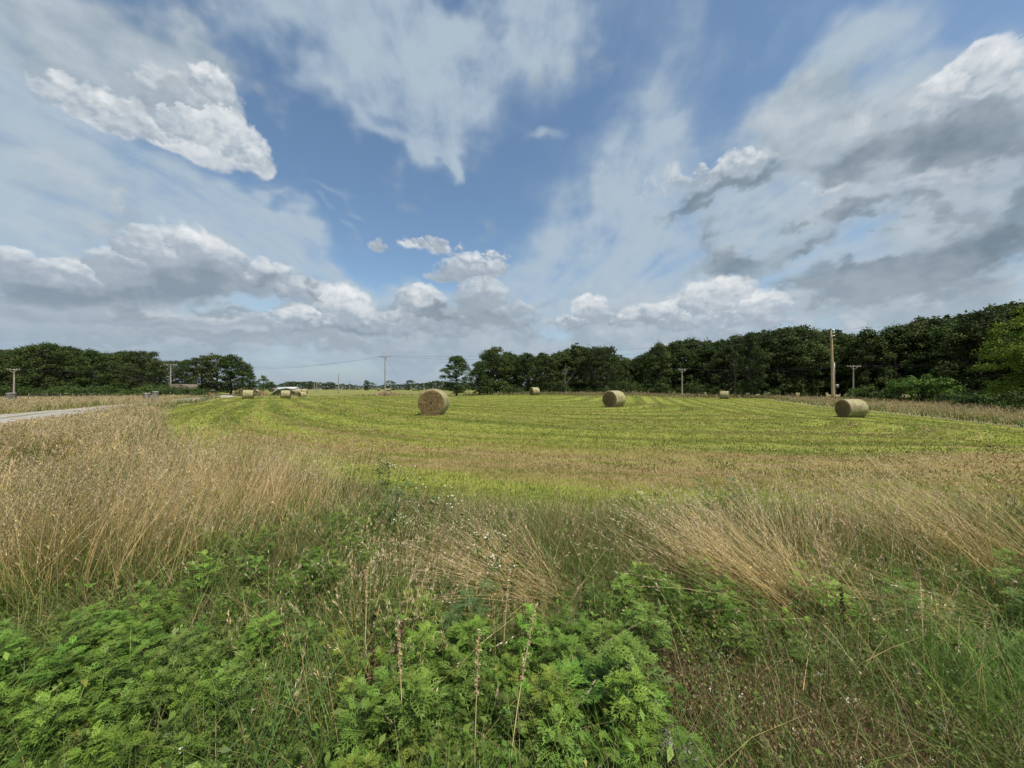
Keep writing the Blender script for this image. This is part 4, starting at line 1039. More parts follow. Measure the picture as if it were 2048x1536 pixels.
# small brown-roofed house among the trees
X, Y, z = on_ground(363, 112)
ht = thing('farmhouse', 'low house with a brown roof half hidden under the left trees', 'house', (X, Y, z), radians(25))
M_ROOF = simple_mat('brown_roof_shingles', (0.13, 0.105, 0.09), 0.85, nscale=14, namp=0.3, bumpd=0.02)
M_WALL = simple_mat('tan_siding', (0.30, 0.27, 0.22), 0.8, nscale=6, namp=0.12, stretch=(0.2, 0.2, 6))
M_WHITE = simple_mat('white_painted_metal', (0.42, 0.43, 0.44), 0.5, nscale=3, namp=0.06, bumpd=0.0)
M_GLASS = simple_mat('dark_window_glass', (0.03, 0.035, 0.04), 0.1, spec=0.6, bumpd=0.0)
def gable(t, w, d, hw, hr, rm, wm, over=0.4, th=0.14):
    V = [(-w / 2, -d / 2, 0), (w / 2, -d / 2, 0), (w / 2, d / 2, 0), (-w / 2, d / 2, 0), (-w / 2, -d / 2, hw), (w / 2, -d / 2, hw), (w / 2, d / 2, hw), (-w / 2, d / 2, hw), (-w / 2, 0, hr), (w / 2, 0, hr)]
    link('wall', new_mesh('wall', V, [np.array([(0, 1, 5, 4), (2, 3, 7, 6), (1, 2, 6, 5), (3, 0, 4, 7)]), np.array([(5, 6, 9), (7, 4, 8)])], wm), t)
    sl = (hr - hw) / (d / 2); mb = MB()
    for s in (-1, 1):
        e = s * (d / 2 + over); ze = hw - sl * over
        x0, x1 = -w / 2 - over, w / 2 + over
        A_ = [(x0, e, ze + 0.02), (x1, e, ze + 0.02), (x1, 0, hr + 0.02), (x0, 0, hr + 0.02)]
        V = np.array(A_ + [(a, b, c + th) for a, b, c in A_])
        mb.add(V, [(0, 3, 2, 1), (4, 5, 6, 7), (0, 1, 5, 4), (1, 2, 6, 5), (3, 0, 4, 7)])
    mb.build('roof', rm, t)
gable(ht, 7.5, 6, 1.7, 3.2, M_ROOF, M_WALL)
for xx in (-2.8, 2.6):
    mb = MB(); mb.box((xx, -3.27, 1.15), (1.0, 0.06, 1.0)); wn = mb.build('window', M_WHITE, ht)
    mb = MB(); mb.box((xx, -3.31, 1.15), (0.84, 0.04, 0.84)); mb.build('pane', M_GLASS, wn)
mb = MB(); mb.box((0, -3.28, 0.98), (0.95, 0.07, 1.9)); mb.build('door', M_ROOF, ht)
# white sheds
X, Y, z = on_ground(577, 215)
st = thing('white_shed', 'long white metal shed on the horizon left of the poles', 'shed', (X, Y, -0.2), 0.0)
gable(st, 11, 7, 1.3, 2.2, M_WHITE, M_WHITE, 0.2)
mb = MB(); mb.box((2.5, -4.53, 0.9), (2.4, 0.05, 1.8)); mb.build('door', M_WALL, st)
X, Y, z = on_ground(555, 205)
st = thing('hoop_barn', 'rounded white shed adjoining the long white shed on its left', 'barn', (X, Y, -0.4), 0.3)
th = np.linspace(0, pi, 17); V = [(5.2 * cos(a) * 0.55 + 0, y, 2.0 * sin(a)) for y in (-5, 5) for a in th]
Q = [(k, k + 1, 18 + k, 17 + k) for k in range(16)]
link('roof', new_mesh('roof', V, np.array(Q), M_WHITE, None, True), st)
Ve = [(5.2 * cos(a) * 0.55, -4.95, 2.0 * sin(a)) for a in th] + [(0, -4.95, 0)]
link('end_wall', new_mesh('end_wall', Ve, np.array([(k + 1, k, 17) for k in range(16)]), M_WALL), st)

# small orange tractor
X, Y, z = on_ground(423, 104)
tt = thing('tractor', 'small orange tractor with a dark canopy parked before the round oak clump', 'tractor', (X, Y, z + 0.2), radians(250)); tt.scale = (0.62, 0.62, 0.62)
M_OR = simple_mat('orange_paint', (0.62, 0.13, 0.03), 0.45, nscale=5, namp=0.1, bumpd=0.0)
M_TYRE = simple_mat('tyre_rubber', (0.03, 0.03, 0.03), 0.85, bumpd=0.0)
mb = MB(); mb.box((0.75, 0, 0.95), (1.35, 0.62, 0.6)); mb.box((0.8, 0, 1.27), (1.2, 0.5, 0.08)); mb.box((-0.3, 0, 0.8), (0.9, 0.9, 0.35)); mb.build('body', M_OR, tt)
mb = MB(); mb.box((1.45, 0, 0.95), (0.06, 0.5, 0.45)); mb.build('grille', M_DARK, tt)
for s in (-1, 1):
    for xx, rr_, ww, yy in ((-0.6, 0.62, 0.32, 0.68), (1.05, 0.38, 0.2, 0.55)):
        mb = MB(); mb.tube([(xx, s * yy - ww / 2, rr_), (xx, s * yy - ww / 2 + 0.04, rr_), (xx, s * yy + ww / 2 - 0.04, rr_), (xx, s * yy + ww / 2, rr_)], [rr_ * 0.9, rr_, rr_, rr_ * 0.9], 20)
        w_ = mb.build('wheel', M_TYRE, tt)
        mb = MB(); mb.tube([(xx, s * (yy + ww / 2) - 0.05, rr_), (xx, s * (yy + ww / 2) + 0.02, rr_)], rr_ * 0.5, 16); mb.build('rim', M_OR, w_)
    mb = MB(); mb.box((-0.6, s * 0.68, 1.33), (1.1, 0.4, 0.06)); mb.build('fender', M_OR, tt)
    for xx in (-1.0, 0.1): mb = MB(); mb.box((xx, s * 0.5, 1.85), (0.06, 0.06, 1.0)); mb.build('canopy_post', M_DARK, tt)
mb = MB(); mb.box((-0.5, 0, 1.15), (0.5, 0.5, 0.12)); mb.box((-0.75, 0, 1.4), (0.1, 0.5, 0.45)); mb.build('seat', M_DARK, tt)
mb = MB(); mb.box((-0.45, 0, 2.38), (1.5, 1.25, 0.08)); mb.box((-0.45, 0, 2.44), (1.3, 1.05, 0.06)); mb.build('canopy', M_WHITE, tt)

# ------------------------------------------------------------------ grasses and weeds
GR = np.random.default_rng(2024)
def polar(n, d0, d1, soft, azmax=68, rng=GR, az0=None):
    a = np.log(d0 ** 2 + soft ** 2); b = np.log(d1 ** 2 + soft ** 2)
    d = np.sqrt(np.exp(rng.uniform(a, b, n)) - soft ** 2)
    th = np.radians(rng.uniform(-azmax if az0 is None else az0, azmax, n))
    return d * np.sin(th), d * np.cos(th), d
def lerp(a, b, t): return np.asarray(a) * (1 - t[:, None]) + np.asarray(b) * t[:, None]

def blade_mesh(x, y, h, w, lean_az, tilt, bend, cb, ct, rng=GR, segs=3, z=None, wtop=0.0):
    """curved tapering blades; returns V, [Q, T], C, tip, tipdir"""
    n = len(x); z = H(x, y) - 0.01 if z is None else z
    ldir = np.stack([np.sin(lean_az), np.cos(lean_az), np.zeros(n)], 1)
    ts = np.linspace(0, 1, segs + 1)
    ctr = []
    for t in ts:
        ho = h * (np.sin(tilt) * t + bend * t * t); vz = h * (np.cos(tilt) * t - 0.45 * bend * bend * t * t)
        ctr.append(np.stack([x, y, z], 1) + ldir * ho[:, None] + np.array([0, 0, 1.0]) * vz[:, None])
    sa = rng.uniform(0, pi, n); side = np.stack([np.cos(sa), np.sin(sa), np.zeros(n)], 1)
    rows = []
    for k in range(segs):
        f = (1 - ts[k] ** 1.4 * (1 - wtop)) * 0.5
        rows += [ctr[k] - side * (w * f)[:, None], ctr[k] + side * (w * f)[:, None]]
    rows.append(ctr[-1])
    m = 2 * segs + 1
    V = np.stack(rows, 1).reshape(-1, 3)
    b = np.arange(n)[:, None] * m
    Q = np.concatenate([b + np.array([[2 * k, 2 * k + 1, 2 * k + 3, 2 * k + 2]]) for k in range(segs - 1)], 0) if segs > 1 else np.zeros((0, 4), int)
    T = b + np.array([[2 * segs - 2, 2 * segs - 1, 2 * segs]])
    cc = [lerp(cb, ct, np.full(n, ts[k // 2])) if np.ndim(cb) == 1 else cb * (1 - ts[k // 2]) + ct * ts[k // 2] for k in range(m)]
    C = np.stack(cc, 1).reshape(-1, 3)
    return V, [Q, T], C, ctr
def join(parts):
    V, Q, T, C = [], [], [], []; n = 0
    for v, f, c in parts:
        for a in f:
            if len(a) == 0: continue
            (Q if a.shape[1] == 4 else T).append(a + n)
        V.append(v); C.append(c); n += len(v)
    return np.vstack(V), [np.vstack(q) for q in (Q, T) if q], np.vstack(C)
def stuff(name, parts, mat, label, cat):
    V, Fc, C = join(parts)
    o = link(name, new_mesh(name, V, Fc, mat, C)); tag(o, label, cat, kind='stuff'); return o
def jitter(c, n, amt=0.25, rng=GR): 
    f = np.exp(rng.normal(0, amt, (n, 1))); return np.array(c)[None] * f * np.exp(rng.normal(0, 0.06, (n, 3)))

def spikelets(ctr, h, w, d, k, col, length, spread, rng=GR):
    """k airy seed husks near each stem tip"""
    n = len(h); tip = ctr[-1]; pre = ctr[-2]; ax = tip - pre; ax /= np.linalg.norm(ax, axis=1)[:, None] + 1e-9
    L = np.repeat(length, k); s = rng.uniform(0, 1, n * k)
    A = np.repeat(ax, k, 0); base = np.repeat(tip, k, 0) - A * (s * np.repeat(h * 0.24, k))[:, None]
    off = rng.normal(size=(n * k, 3)) * 0.30; off += A * 1.4; off /= np.linalg.norm(off, axis=1)[:, None]
    base = base + off * (np.repeat(spread, k) * (0.3 + s))[:, None]
    a = base; b = base + off * L[:, None]; sd = rng.normal(size=(n * k, 3)); sd = np.cross(off, sd); sd /= np.linalg.norm(sd, axis=1)[:, None]
    m = (a + b) / 2; ww = np.repeat(w, k)[:, None]
    V = np.stack([a, m - sd * ww, b, m + sd * ww], 1).reshape(-1, 3)
    return V, [np.arange(n * k * 4).reshape(-1, 4)], np.repeat(np.repeat(col, k, 0) * np.exp(rng.normal(0, 0.15, (n * k, 1))), 4, 0)

def height_field(x, y):
    d = np.hypot(x, y); az = np.arctan2(x, y)
    left = sst(-x, 1.9, 3.6) * (1 - 0.55 * sst(y, 4.3, 5.8) * (x > -9))
    right = sst(x, 1.3, 2.6)
    h = 0.50 + 0.36 * left + 0.18 * right
    h = h * np.where((road_d(x, y) < 2.6) & (x < 0), 0.75, 1.0)
    # keeps the road in view over the far-left verge
    farl = sst(-np.degrees(az), 46, 54) * sst(d, 5, 9) * (1 - sst(d, 40, 60))
    h = h * (1 - 0.42 * farl)
    h = np.where(d > 14, np.maximum(h, 0.66 * (1 - 0.35 * farl)), h)
    # grazed-short shoulder along the gravel road, and thin regrowth towards the mower's edge
    rd = np.abs(road_d(x, y)); near = 1 - sst(y, 17, 27)
    h = h * (1 - near) + np.minimum(h, 0.14 + 0.085 * np.clip(rd - 2, 0, 20)) * near
    h = h * (1 - 0.55 * sst(y, 3.1, 4.6) * sst(x, -2.6, -0.6) * (y < 14))
    return h * (1 + 0.22 * fbm(x * 0.8, y * 0.8, 3, 0.5, 61))
def lean_field(x, y):
    """wind-laid direction and strength"""
    a = 2.2 * fbm(x * 0.7, y * 0.7, 3, 0.5, 63) * pi + 0.9 - 1.6 * sst(x, 0.3, 2)
    s = 0.16 + 0.16 * np.abs(fbm(x * 0.7, y * 0.7, 3, 0.5, 64))
    g = lambda cx, cy, r: np.exp(-(((x - cx) ** 2 + (y - cy) ** 2) / r ** 2))
    # lodged tufts: middle and right of the near verge, thrown over to the left and away
    for cx, cy, r, ang, st in ((0.1, 2.8, 0.3, -1.15, 0.8), (1.7, 2.8, 0.3, -0.95, 0.6), (3.6, 3.1, 0.4, -0.95, 0.6)):
        k = np.clip(g(cx, cy, r) * 1.4, 0, 1); a = a * (1 - k) + ang * k; s = s * (1 - k) + st * k
    return a, s

WD = {}
def tall_grass():
    x, y, d = polar(430000, 1.3, 118, 3.0)
    ms = mow_sd(x, y); rd = np.abs(road_d(x, y) + 0.25 * gnoise(x, y, 8))
    tz = tan_zone(x, y)
    dens = tz * (0.55 + 0.45 * sst(fbm(x * 0.9, y * 0.9, 3, 0.5, 21), -0.35, 0.1))
    dens = dens * np.clip(-ms / 0.5 + 0.05, 0, 1) * np.where(d < 14, 0.35 + 0.95 * sst(fbm(x * 2.6, y * 2.6, 3, 0.5, 27), -0.3, 0.35), 1)
    dens = np.maximum(dens, 0.055 * (ms < 2.6) * (ms > -1) * (d < 15) * (fbm(x * 1.1, y * 1.1, 2, 0.5, 28) > -0.05))          # stragglers into the stubble
    dens[rd < 2.0] = 0
    inside_far = poly_sd(x, y, np.array([(-100, 104), (-40, 101), (-12, 98), (3, 94), (12, 110), (60, 300), (60, 420), (-700, 420), (-300, 200)], float)) > 0
    dens[inside_far] = 0
    dens *= np.where((x > 8) & (d > 15) & (-ms > 14), 0.4, 1)
    k = GR.uniform(0, 1, len(x)) < dens
    x, y, d, ms = x[k], y[k], d[k], ms[k]; n = len(x)
    la, ls = lean_field(x, y)
    la = la + GR.normal(0, 1.0, n); tilt = np.abs(ls * 0.6 + GR.normal(0, 0.17, n)); bend = np.clip(ls * 0.55 + np.abs(GR.normal(0, 0.22, n)), 0, 1.1)
    hf = height_field(x, y)
    h = hf * np.clip(GR.normal(0.88, 0.2, n), 0.25, 1.35)
    h *= np.where(ms > -0.2, 0.9, 1)
    isstem = GR.uniform(0, 1, n) < np.where(d < 12, 0.52, 0.65)
    greenf = np.clip(0.58 + 0.2 * sst(x, -1.6, -0.6) * (y < 9) + 0.12 * (d > 14) + 1.5 * fbm(x * 0.6, y * 0.6, 3, 0.5, 33) + 0.25 * (np.hypot(x - 0.2, y - 4) < 2.0) - 0.15 * sst(-x, 1.5, 3) + 0.28 * np.exp(-((ms + 0.6) / 0.7) ** 2) * (d > 12), 0, 1)
    green_blade = (GR.uniform(0, 1, n) < np.where(isstem, 0.7 * greenf ** 2, 0.25 + 0.75 * greenf))
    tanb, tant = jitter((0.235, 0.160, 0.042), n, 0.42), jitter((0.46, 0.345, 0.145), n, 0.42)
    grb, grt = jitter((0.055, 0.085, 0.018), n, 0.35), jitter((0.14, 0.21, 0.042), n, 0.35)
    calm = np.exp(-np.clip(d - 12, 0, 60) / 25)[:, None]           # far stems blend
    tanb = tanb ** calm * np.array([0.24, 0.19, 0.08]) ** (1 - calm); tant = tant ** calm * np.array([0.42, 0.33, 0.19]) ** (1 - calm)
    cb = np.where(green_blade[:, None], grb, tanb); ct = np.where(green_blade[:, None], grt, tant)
    h = np.where(isstem, h, h * 0.72)
    w = np.where(isstem, np.maximum(0.0030, 0.0007 * d), np.maximum(0.0048, 0.0010 * d)) * GR.uniform(0.6, 1.5, n)
    bend = np.where(isstem, bend * 0.8, bend * 1.5 + 0.1)
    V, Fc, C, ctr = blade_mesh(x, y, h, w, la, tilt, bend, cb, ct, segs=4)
    parts = [(V, Fc, C)]
    for sel, kk, L, sp in ((isstem & (d < 7), 9, 0.024, 0.014), (isstem & (d >= 7) & (d < 22), 7, 0.040, 0.022), (isstem & (d >= 22), 4, 0.08, 0.05)):
        m = int(sel.sum())
        col = lerp(jitter((0.44, 0.335, 0.17), m, 0.3 if L < 0.05 else 0.12), jitter((0.43, 0.34, 0.23), m, 0.25 if L < 0.05 else 0.1), GR.uniform(0, 1, m))
        parts.append(spikelets([c[sel] for c in ctr], h[sel], np.maximum(0.0018, 0.00030 * d[sel]), d[sel], kk, col, np.full(m, L) * (1 + 0 * d[sel]), np.full(m, sp)))
    stuff('tall_dry_grass', parts, M_GRASS, 'tall tan and green unmown grass with airy seed heads along the field edge', 'grass')

def lodged_tufts():
    # dense sheaves of fallen straw
    parts = []
    for cx, cy, rx, ry, ang, n, hh, tl in ((0.30, 2.62, 0.16, 0.12, -1.25, 520, 0.80, 0.95), (0.05, 2.85, 0.2, 0.12, -1.1, 260, 0.7, 0.9), (1.92, 2.42, 0.16, 0.12, -0.95, 430, 1.0, 0.55), (1.62, 2.62, 0.16, 0.12, -0.9, 240, 0.9, 0.6),
                                       (3.9, 2.95, 0.34, 0.2, -0.95, 520, 1.1, 0.6), (3.0, 2.32, 0.26, 0.12, -1.55, 420, 0.85, 1.05), (2.65, 3.25, 0.38, 0.2, 0.3, 420, 0.72, 0.1), (-2.75, 4.3, 0.4, 0.28, 0.6, 700, 0.85, 0.15), (-3.3, 3.0, 0.5, 0.3, 0.9, 700, 0.95, 0.15)):
        x = cx + rx * GR.normal(size=n); y = cy + ry * GR.normal(size=n)
        h = hh * np.clip(GR.normal(0.85, 0.18, n), 0.3, 1.3); st = -1.0 < ang < -0.5
        tilt = np.clip(GR.normal(tl, 0.18, n), 0, 1.35); bend = np.clip(GR.normal(0.15 + 0.45 * tl, 0.2, n), 0, 1.1)
        V, Fc, C, ctr = blade_mesh(x, y, h, np.full(n, 0.0042), ang + GR.normal(0, 0.62, n), tilt, bend, jitter((0.36, 0.26, 0.10), n, 0.35), jitter((0.58, 0.45, 0.24), n, 0.3), segs=5)
        parts.append((V, Fc, C))
        s = GR.uniform(0, 1, n) < 0.5; m = int(s.sum())
        parts.append(spikelets([c[s] for c in ctr], h[s], np.full(m, 0.0022), h[s], 9, jitter((0.47, 0.375, 0.26), m, 0.15), np.full(m, 0.02), np.full(m, 0.018)))
    stuff('fallen_straw', parts, M_GRASS, 'sheaves of dry straw laid over by the wind among the green weeds', 'straw')

def green_grass():
    x, y, d = polar(330000, 0.75, 9, 2.4)
    ms = mow_sd(x, y)
    n0 = fbm(x * 1.3, y * 1.3, 3, 0.5, 45)
    corner = np.exp(-(((x - 2.3) ** 2 + (y - 1.55) ** 2) / 0.5 ** 2))
    dens = np.clip(0.55 + 0.9 * n0 + 0.9 * corner, 0.12, 1) * np.clip(-ms / 0.4 + 0.2, 0, 1) * (1 - 0.35 * sst(y, 3.6, 6))
    brown = np.exp(-(((x - 1.25) / 0.62) ** 2 + ((y - 1.65) / 0.45) ** 2))
    dens *= 1 - 0.45 * np.clip(brown * 1.3, 0, 1)
    grav = np.exp(-(((x - 0.72) / 0.2) ** 2 + ((y - 1.52) / 0.42) ** 2)); dens *= 1 - 0.8 * np.clip(grav, 0, 1)
    dens = dens * (1 - 0.6 * weed_density(x, y) * (1 - corner))
    k = GR.uniform(0, 1, len(x)) < dens; x, y, d, corner = x[k], y[k], d[k], corner[k]; n = len(x)
    h = np.clip(GR.normal(0.25, 0.10, n), 0.06, 0.6) * (1 + 0.5 * corner) * (1 + 0.45 * sst(y, 2.2, 3.2) * (1 - sst(y, 3.6, 5))); w = np.maximum(0.0035, 0.0011 * d) * GR.uniform(0.7, 1.6, n)
    dry = (GR.uniform(0, 1, n) < (0.30 + 0.5 * fbm(x * 1.1, y * 1.1, 2, 0.5, 49) + 0.15 * sst(y, 2, 3)) * (1 - corner) * (1 - 0.75 * weed_density(x, y)))[:, None]
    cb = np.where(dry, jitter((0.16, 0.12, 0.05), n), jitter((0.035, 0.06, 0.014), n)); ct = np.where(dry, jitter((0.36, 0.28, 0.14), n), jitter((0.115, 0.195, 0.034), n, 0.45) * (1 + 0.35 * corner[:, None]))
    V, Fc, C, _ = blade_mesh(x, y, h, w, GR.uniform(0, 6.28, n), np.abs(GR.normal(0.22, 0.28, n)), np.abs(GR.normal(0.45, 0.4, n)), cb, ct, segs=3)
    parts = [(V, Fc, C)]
    # brown bleached sward on the dry ground at lower right
    m = 34000; x = 1.28 + 0.50 * GR.normal(size=m); y = 1.60 + 0.36 * GR.normal(size=m)
    k = (y > 0.8) & (np.exp(-(((x - 0.72) / 0.2) ** 2 + ((y - 1.52) / 0.42) ** 2)) < GR.uniform(0.3, 1.1, m)); x, y = x[k], y[k]; n = len(x)
    h = np.clip(GR.normal(0.13, 0.04, n), 0.04, 0.26)
    V, Fc, C, ctr = blade_mesh(x, y, h, GR.uniform(0.002, 0.0042, n), GR.uniform(0, 6.28, n), np.abs(GR.normal(0.15, 0.2, n)), np.abs(GR.normal(0.25, 0.25, n)), jitter((0.09, 0.085, 0.03), n), jitter((0.27, 0.20, 0.105), n, 0.4), segs=2)
    parts.append((V, Fc, C)); s = GR.uniform(0, 1, n) < 0.35; q = int(s.sum())
    parts.append(spikelets([c[s] for c in ctr], h[s], np.full(q, 0.002), h[s], 4, jitter((0.31, 0.225, 0.13), q, 0.3), np.full(q, 0.014), np.full(q, 0.006)))
    stuff('verge_grass', parts, M_GRASS, 'short green and brown grass of the roadside verge at the camera', 'grass')

def rot_align(V, yaw, s, tilt_az=None, tilt=None):
    c, sn = np.cos(yaw)[:, None], np.sin(yaw)[:, None]
    X = V[None, :, 0] * c - V[None, :, 1] * sn; Y = V[None, :, 0] * sn + V[None, :, 1] * c; Z = np.broadcast_to(V[None, :, 2], X.shape)
    if tilt is not None:
        ta, tb = np.cos(tilt_az)[:, None], np.sin(tilt_az)[:, None]
        X = X + ta * Z * tilt[:, None]; Y = Y + tb * Z * tilt[:, None]
    return np.stack([X, Y, Z], -1) * s[:, None, None]

def ragweed_leaf(rng, L, sub=True):
    """pinnately lobed leaf along +x, unit normal +z: V, Q"""
    V, Q = [], []
    def kite(p, dr, ln, wd):
        sd = np.array([-dr[1], dr[0]]); n = len(V)
        for q in (p, p + dr * ln * 0.45 + sd * wd, p + dr * ln, p + dr * ln * 0.45 - sd * wd): V.append((q[0], q[1], 0))
        Q.append((n, n + 1, n + 2, n + 3))
    kite(np.array([0., 0.]), np.array([1., 0.]), L, L * 0.035)
    for i, s in enumerate(np.linspace(0.26, 0.86, 5)):
        ln = L * 0.42 * sin(pi * (0.18 + 0.78 * s) ** 0.9) * rng.uniform(0.85, 1.15)
        for sg in (-1, 1):
            a = radians(rng.uniform(42, 58)) * sg; dr = np.array([cos(a), sin(a)]); p = np.array([L * s, 0])
            kite(p, dr, ln, L * 0.030)
            if sub and ln > 0.2 * L:
                for f, b in ((0.42, 42), (0.55, -38)):
                    d2 = np.array([cos(a + radians(b) * sg), sin(a + radians(b) * sg)]); kite(p + dr * ln * f, d2, ln * 0.42, L * 0.020)
    kite(np.array([L * 0.86, 0.]), np.array([1., 0.]), L * 0.26, L * 0.035)
    V = np.array(V); r = np.hypot(V[:, 0], V[:, 1])
    V[:, 2] = 0.10 * np.abs(V[:, 1]) - 0.9 * V[:, 0] ** 2 / max(L, 1e-6) * 0.35 + rng.normal(0, 0.01 * L, len(V))
    return V, np.array(Q)
def ragweed_template(seed, hh=0.42, sub=True, col=(0.044, 0.080, 0.013), colt=(0.125, 0.205, 0.028)):
    rng = np.random.default_rng(seed); Vs, Qs, Cs = [], [], []; n = 0
    sw = rng.normal(0, 0.02, 2)
    def stem(p, q, r):
        nonlocal n
        d = q - p; a = np.array([r, 0, 0]); b = np.array([0, r, 0])
        V = np.array([p - a - b * 0.5, p + a - b * 0.5, p + b, q - a * 0.6 - b * 0.3, q + a * 0.6 - b * 0.3, q + b * 0.6])
        Vs.append(V); Qs.append(np.array([(0, 1, 4, 3), (1, 2, 5, 4), (2, 0, 3, 5)]) + n); Cs.append(np.tile([[0.10, 0.13, 0.045]], (6, 1))); n += 6
    def leaf(p, az, L, pitch):
        nonlocal n
        V, Q = ragweed_leaf(rng, L, sub)
        c, s = cos(pitch), sin(pitch); roll = rng.normal(0, 0.25)
        y = V[:, 1] * cos(roll) - V[:, 2] * sin(roll); z0 = V[:, 1] * sin(roll) + V[:, 2] * cos(roll)
        x = V[:, 0] * c - z0 * s; z = V[:, 0] * s + z0 * c
        W = np.stack([x * cos(az) - y * sin(az), x * sin(az) + y * cos(az), z], 1) + p
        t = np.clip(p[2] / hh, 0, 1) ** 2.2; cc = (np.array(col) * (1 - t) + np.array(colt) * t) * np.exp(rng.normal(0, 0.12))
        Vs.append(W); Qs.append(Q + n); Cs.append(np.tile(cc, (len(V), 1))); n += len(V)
    nodes = 8; prev = np.zeros(3); az = rng.uniform(0, 6.28)
    for i in range(1, nodes + 1):
        t = i / nodes; p = np.array([sw[0] * t * t * 4, sw[1] * t * t * 4, hh * t]); stem(prev, p, 0.003 * (1.3 - t)); prev = p
        L = 0.115 * (0.55 + 0.75 * sin(pi * min(1, t * 0.92))) * rng.uniform(0.85, 1.2) * (hh / 0.42) ** 0.5
        if t > 0.98: L *= 0.55
        for k in (0, 1): leaf(p, az + k * pi + rng.normal(0, 0.2), L, rng.uniform(0.15, 0.6) + 0.5 * (t > 0.9))
        if 0.3 < t < 0.9:
            for k in (0, 1):                     # little side shoots
                a2 = az + k * pi + 0.3; q = p + np.array([cos(a2) * 0.045, sin(a2) * 0.045, 0.05]); stem(p, q, 0.0016)
                for m in range(3): leaf(q, a2 + rng.uniform(-1.6, 1.6), L * 0.55, rng.uniform(0.2, 0.9))
        az += pi / 2 + rng.normal(0, 0.2)
    for m in range(5): leaf(prev, rng.uniform(0, 6.28), 0.05, rng.uniform(0.5, 1.2))
    return np.vstack(Vs), np.vstack(Qs), np.vstack(Cs)

def inst(template, x, y, yaw, s, tint, tz=0.0, tilt=None):
    V, Q, C = template; n = len(x)
    W = rot_align(V, yaw, s, GR.uniform(0, 6.28, n), GR.uniform(0, 0.25, n) if tilt is None else tilt)
    W = W + np.stack([x, y, H(x, y) + tz], -1)[:, None, :]
    Qs = (Q[None] + (np.arange(n) * len(V))[:, None, None]).reshape(-1, Q.shape[1])
    return W.reshape(-1, 3), [Qs], (C[None] * tint[:, None, :]).reshape(-1, 3)

def weed_density(x, y):
    g = lambda cx, cy, rx, ry: np.exp(-(((x - cx) / rx) ** 2 + ((y - cy) / ry) ** 2))
    w = 1.0 * (1 - sst(y, 1.95, 2.55 + 0.45 * sst(-x, 0.6, 1.8))) * (1 - sst(x, 0.1, 0.9)) + 1.0 * g(-2.2, 3.05, 0.7, 0.4) + 0.8 * g(0.55, 1.75, 0.22, 0.3) + 1.0 * g(3.4, 2.3, 1.0, 0.55) + 0.7 * g(1.3, 2.35, 0.6, 0.3) + 0.7 * g(4.6, 2.8, 0.8, 0.6)
    w += 0.5 * g(-1.3, 3.7, 0.5, 0.5) + 0.6 * g(2.6, 4.0, 0.6, 0.5)
    w *= 1 - 0.75 * sst(-x, 2.3, 3.1) * sst(y, 1.9, 2.5)
    w *= 1 - g(0.72, 1.48, 0.16, 0.3); w *= 1 - 0.9 * g(1.3, 1.45, 0.5, 0.5)
    return np.clip(w * (0.58 + 2.1 * fbm(x * 1.5, y * 1.5, 3, 0.5, 55)), 0, 1)

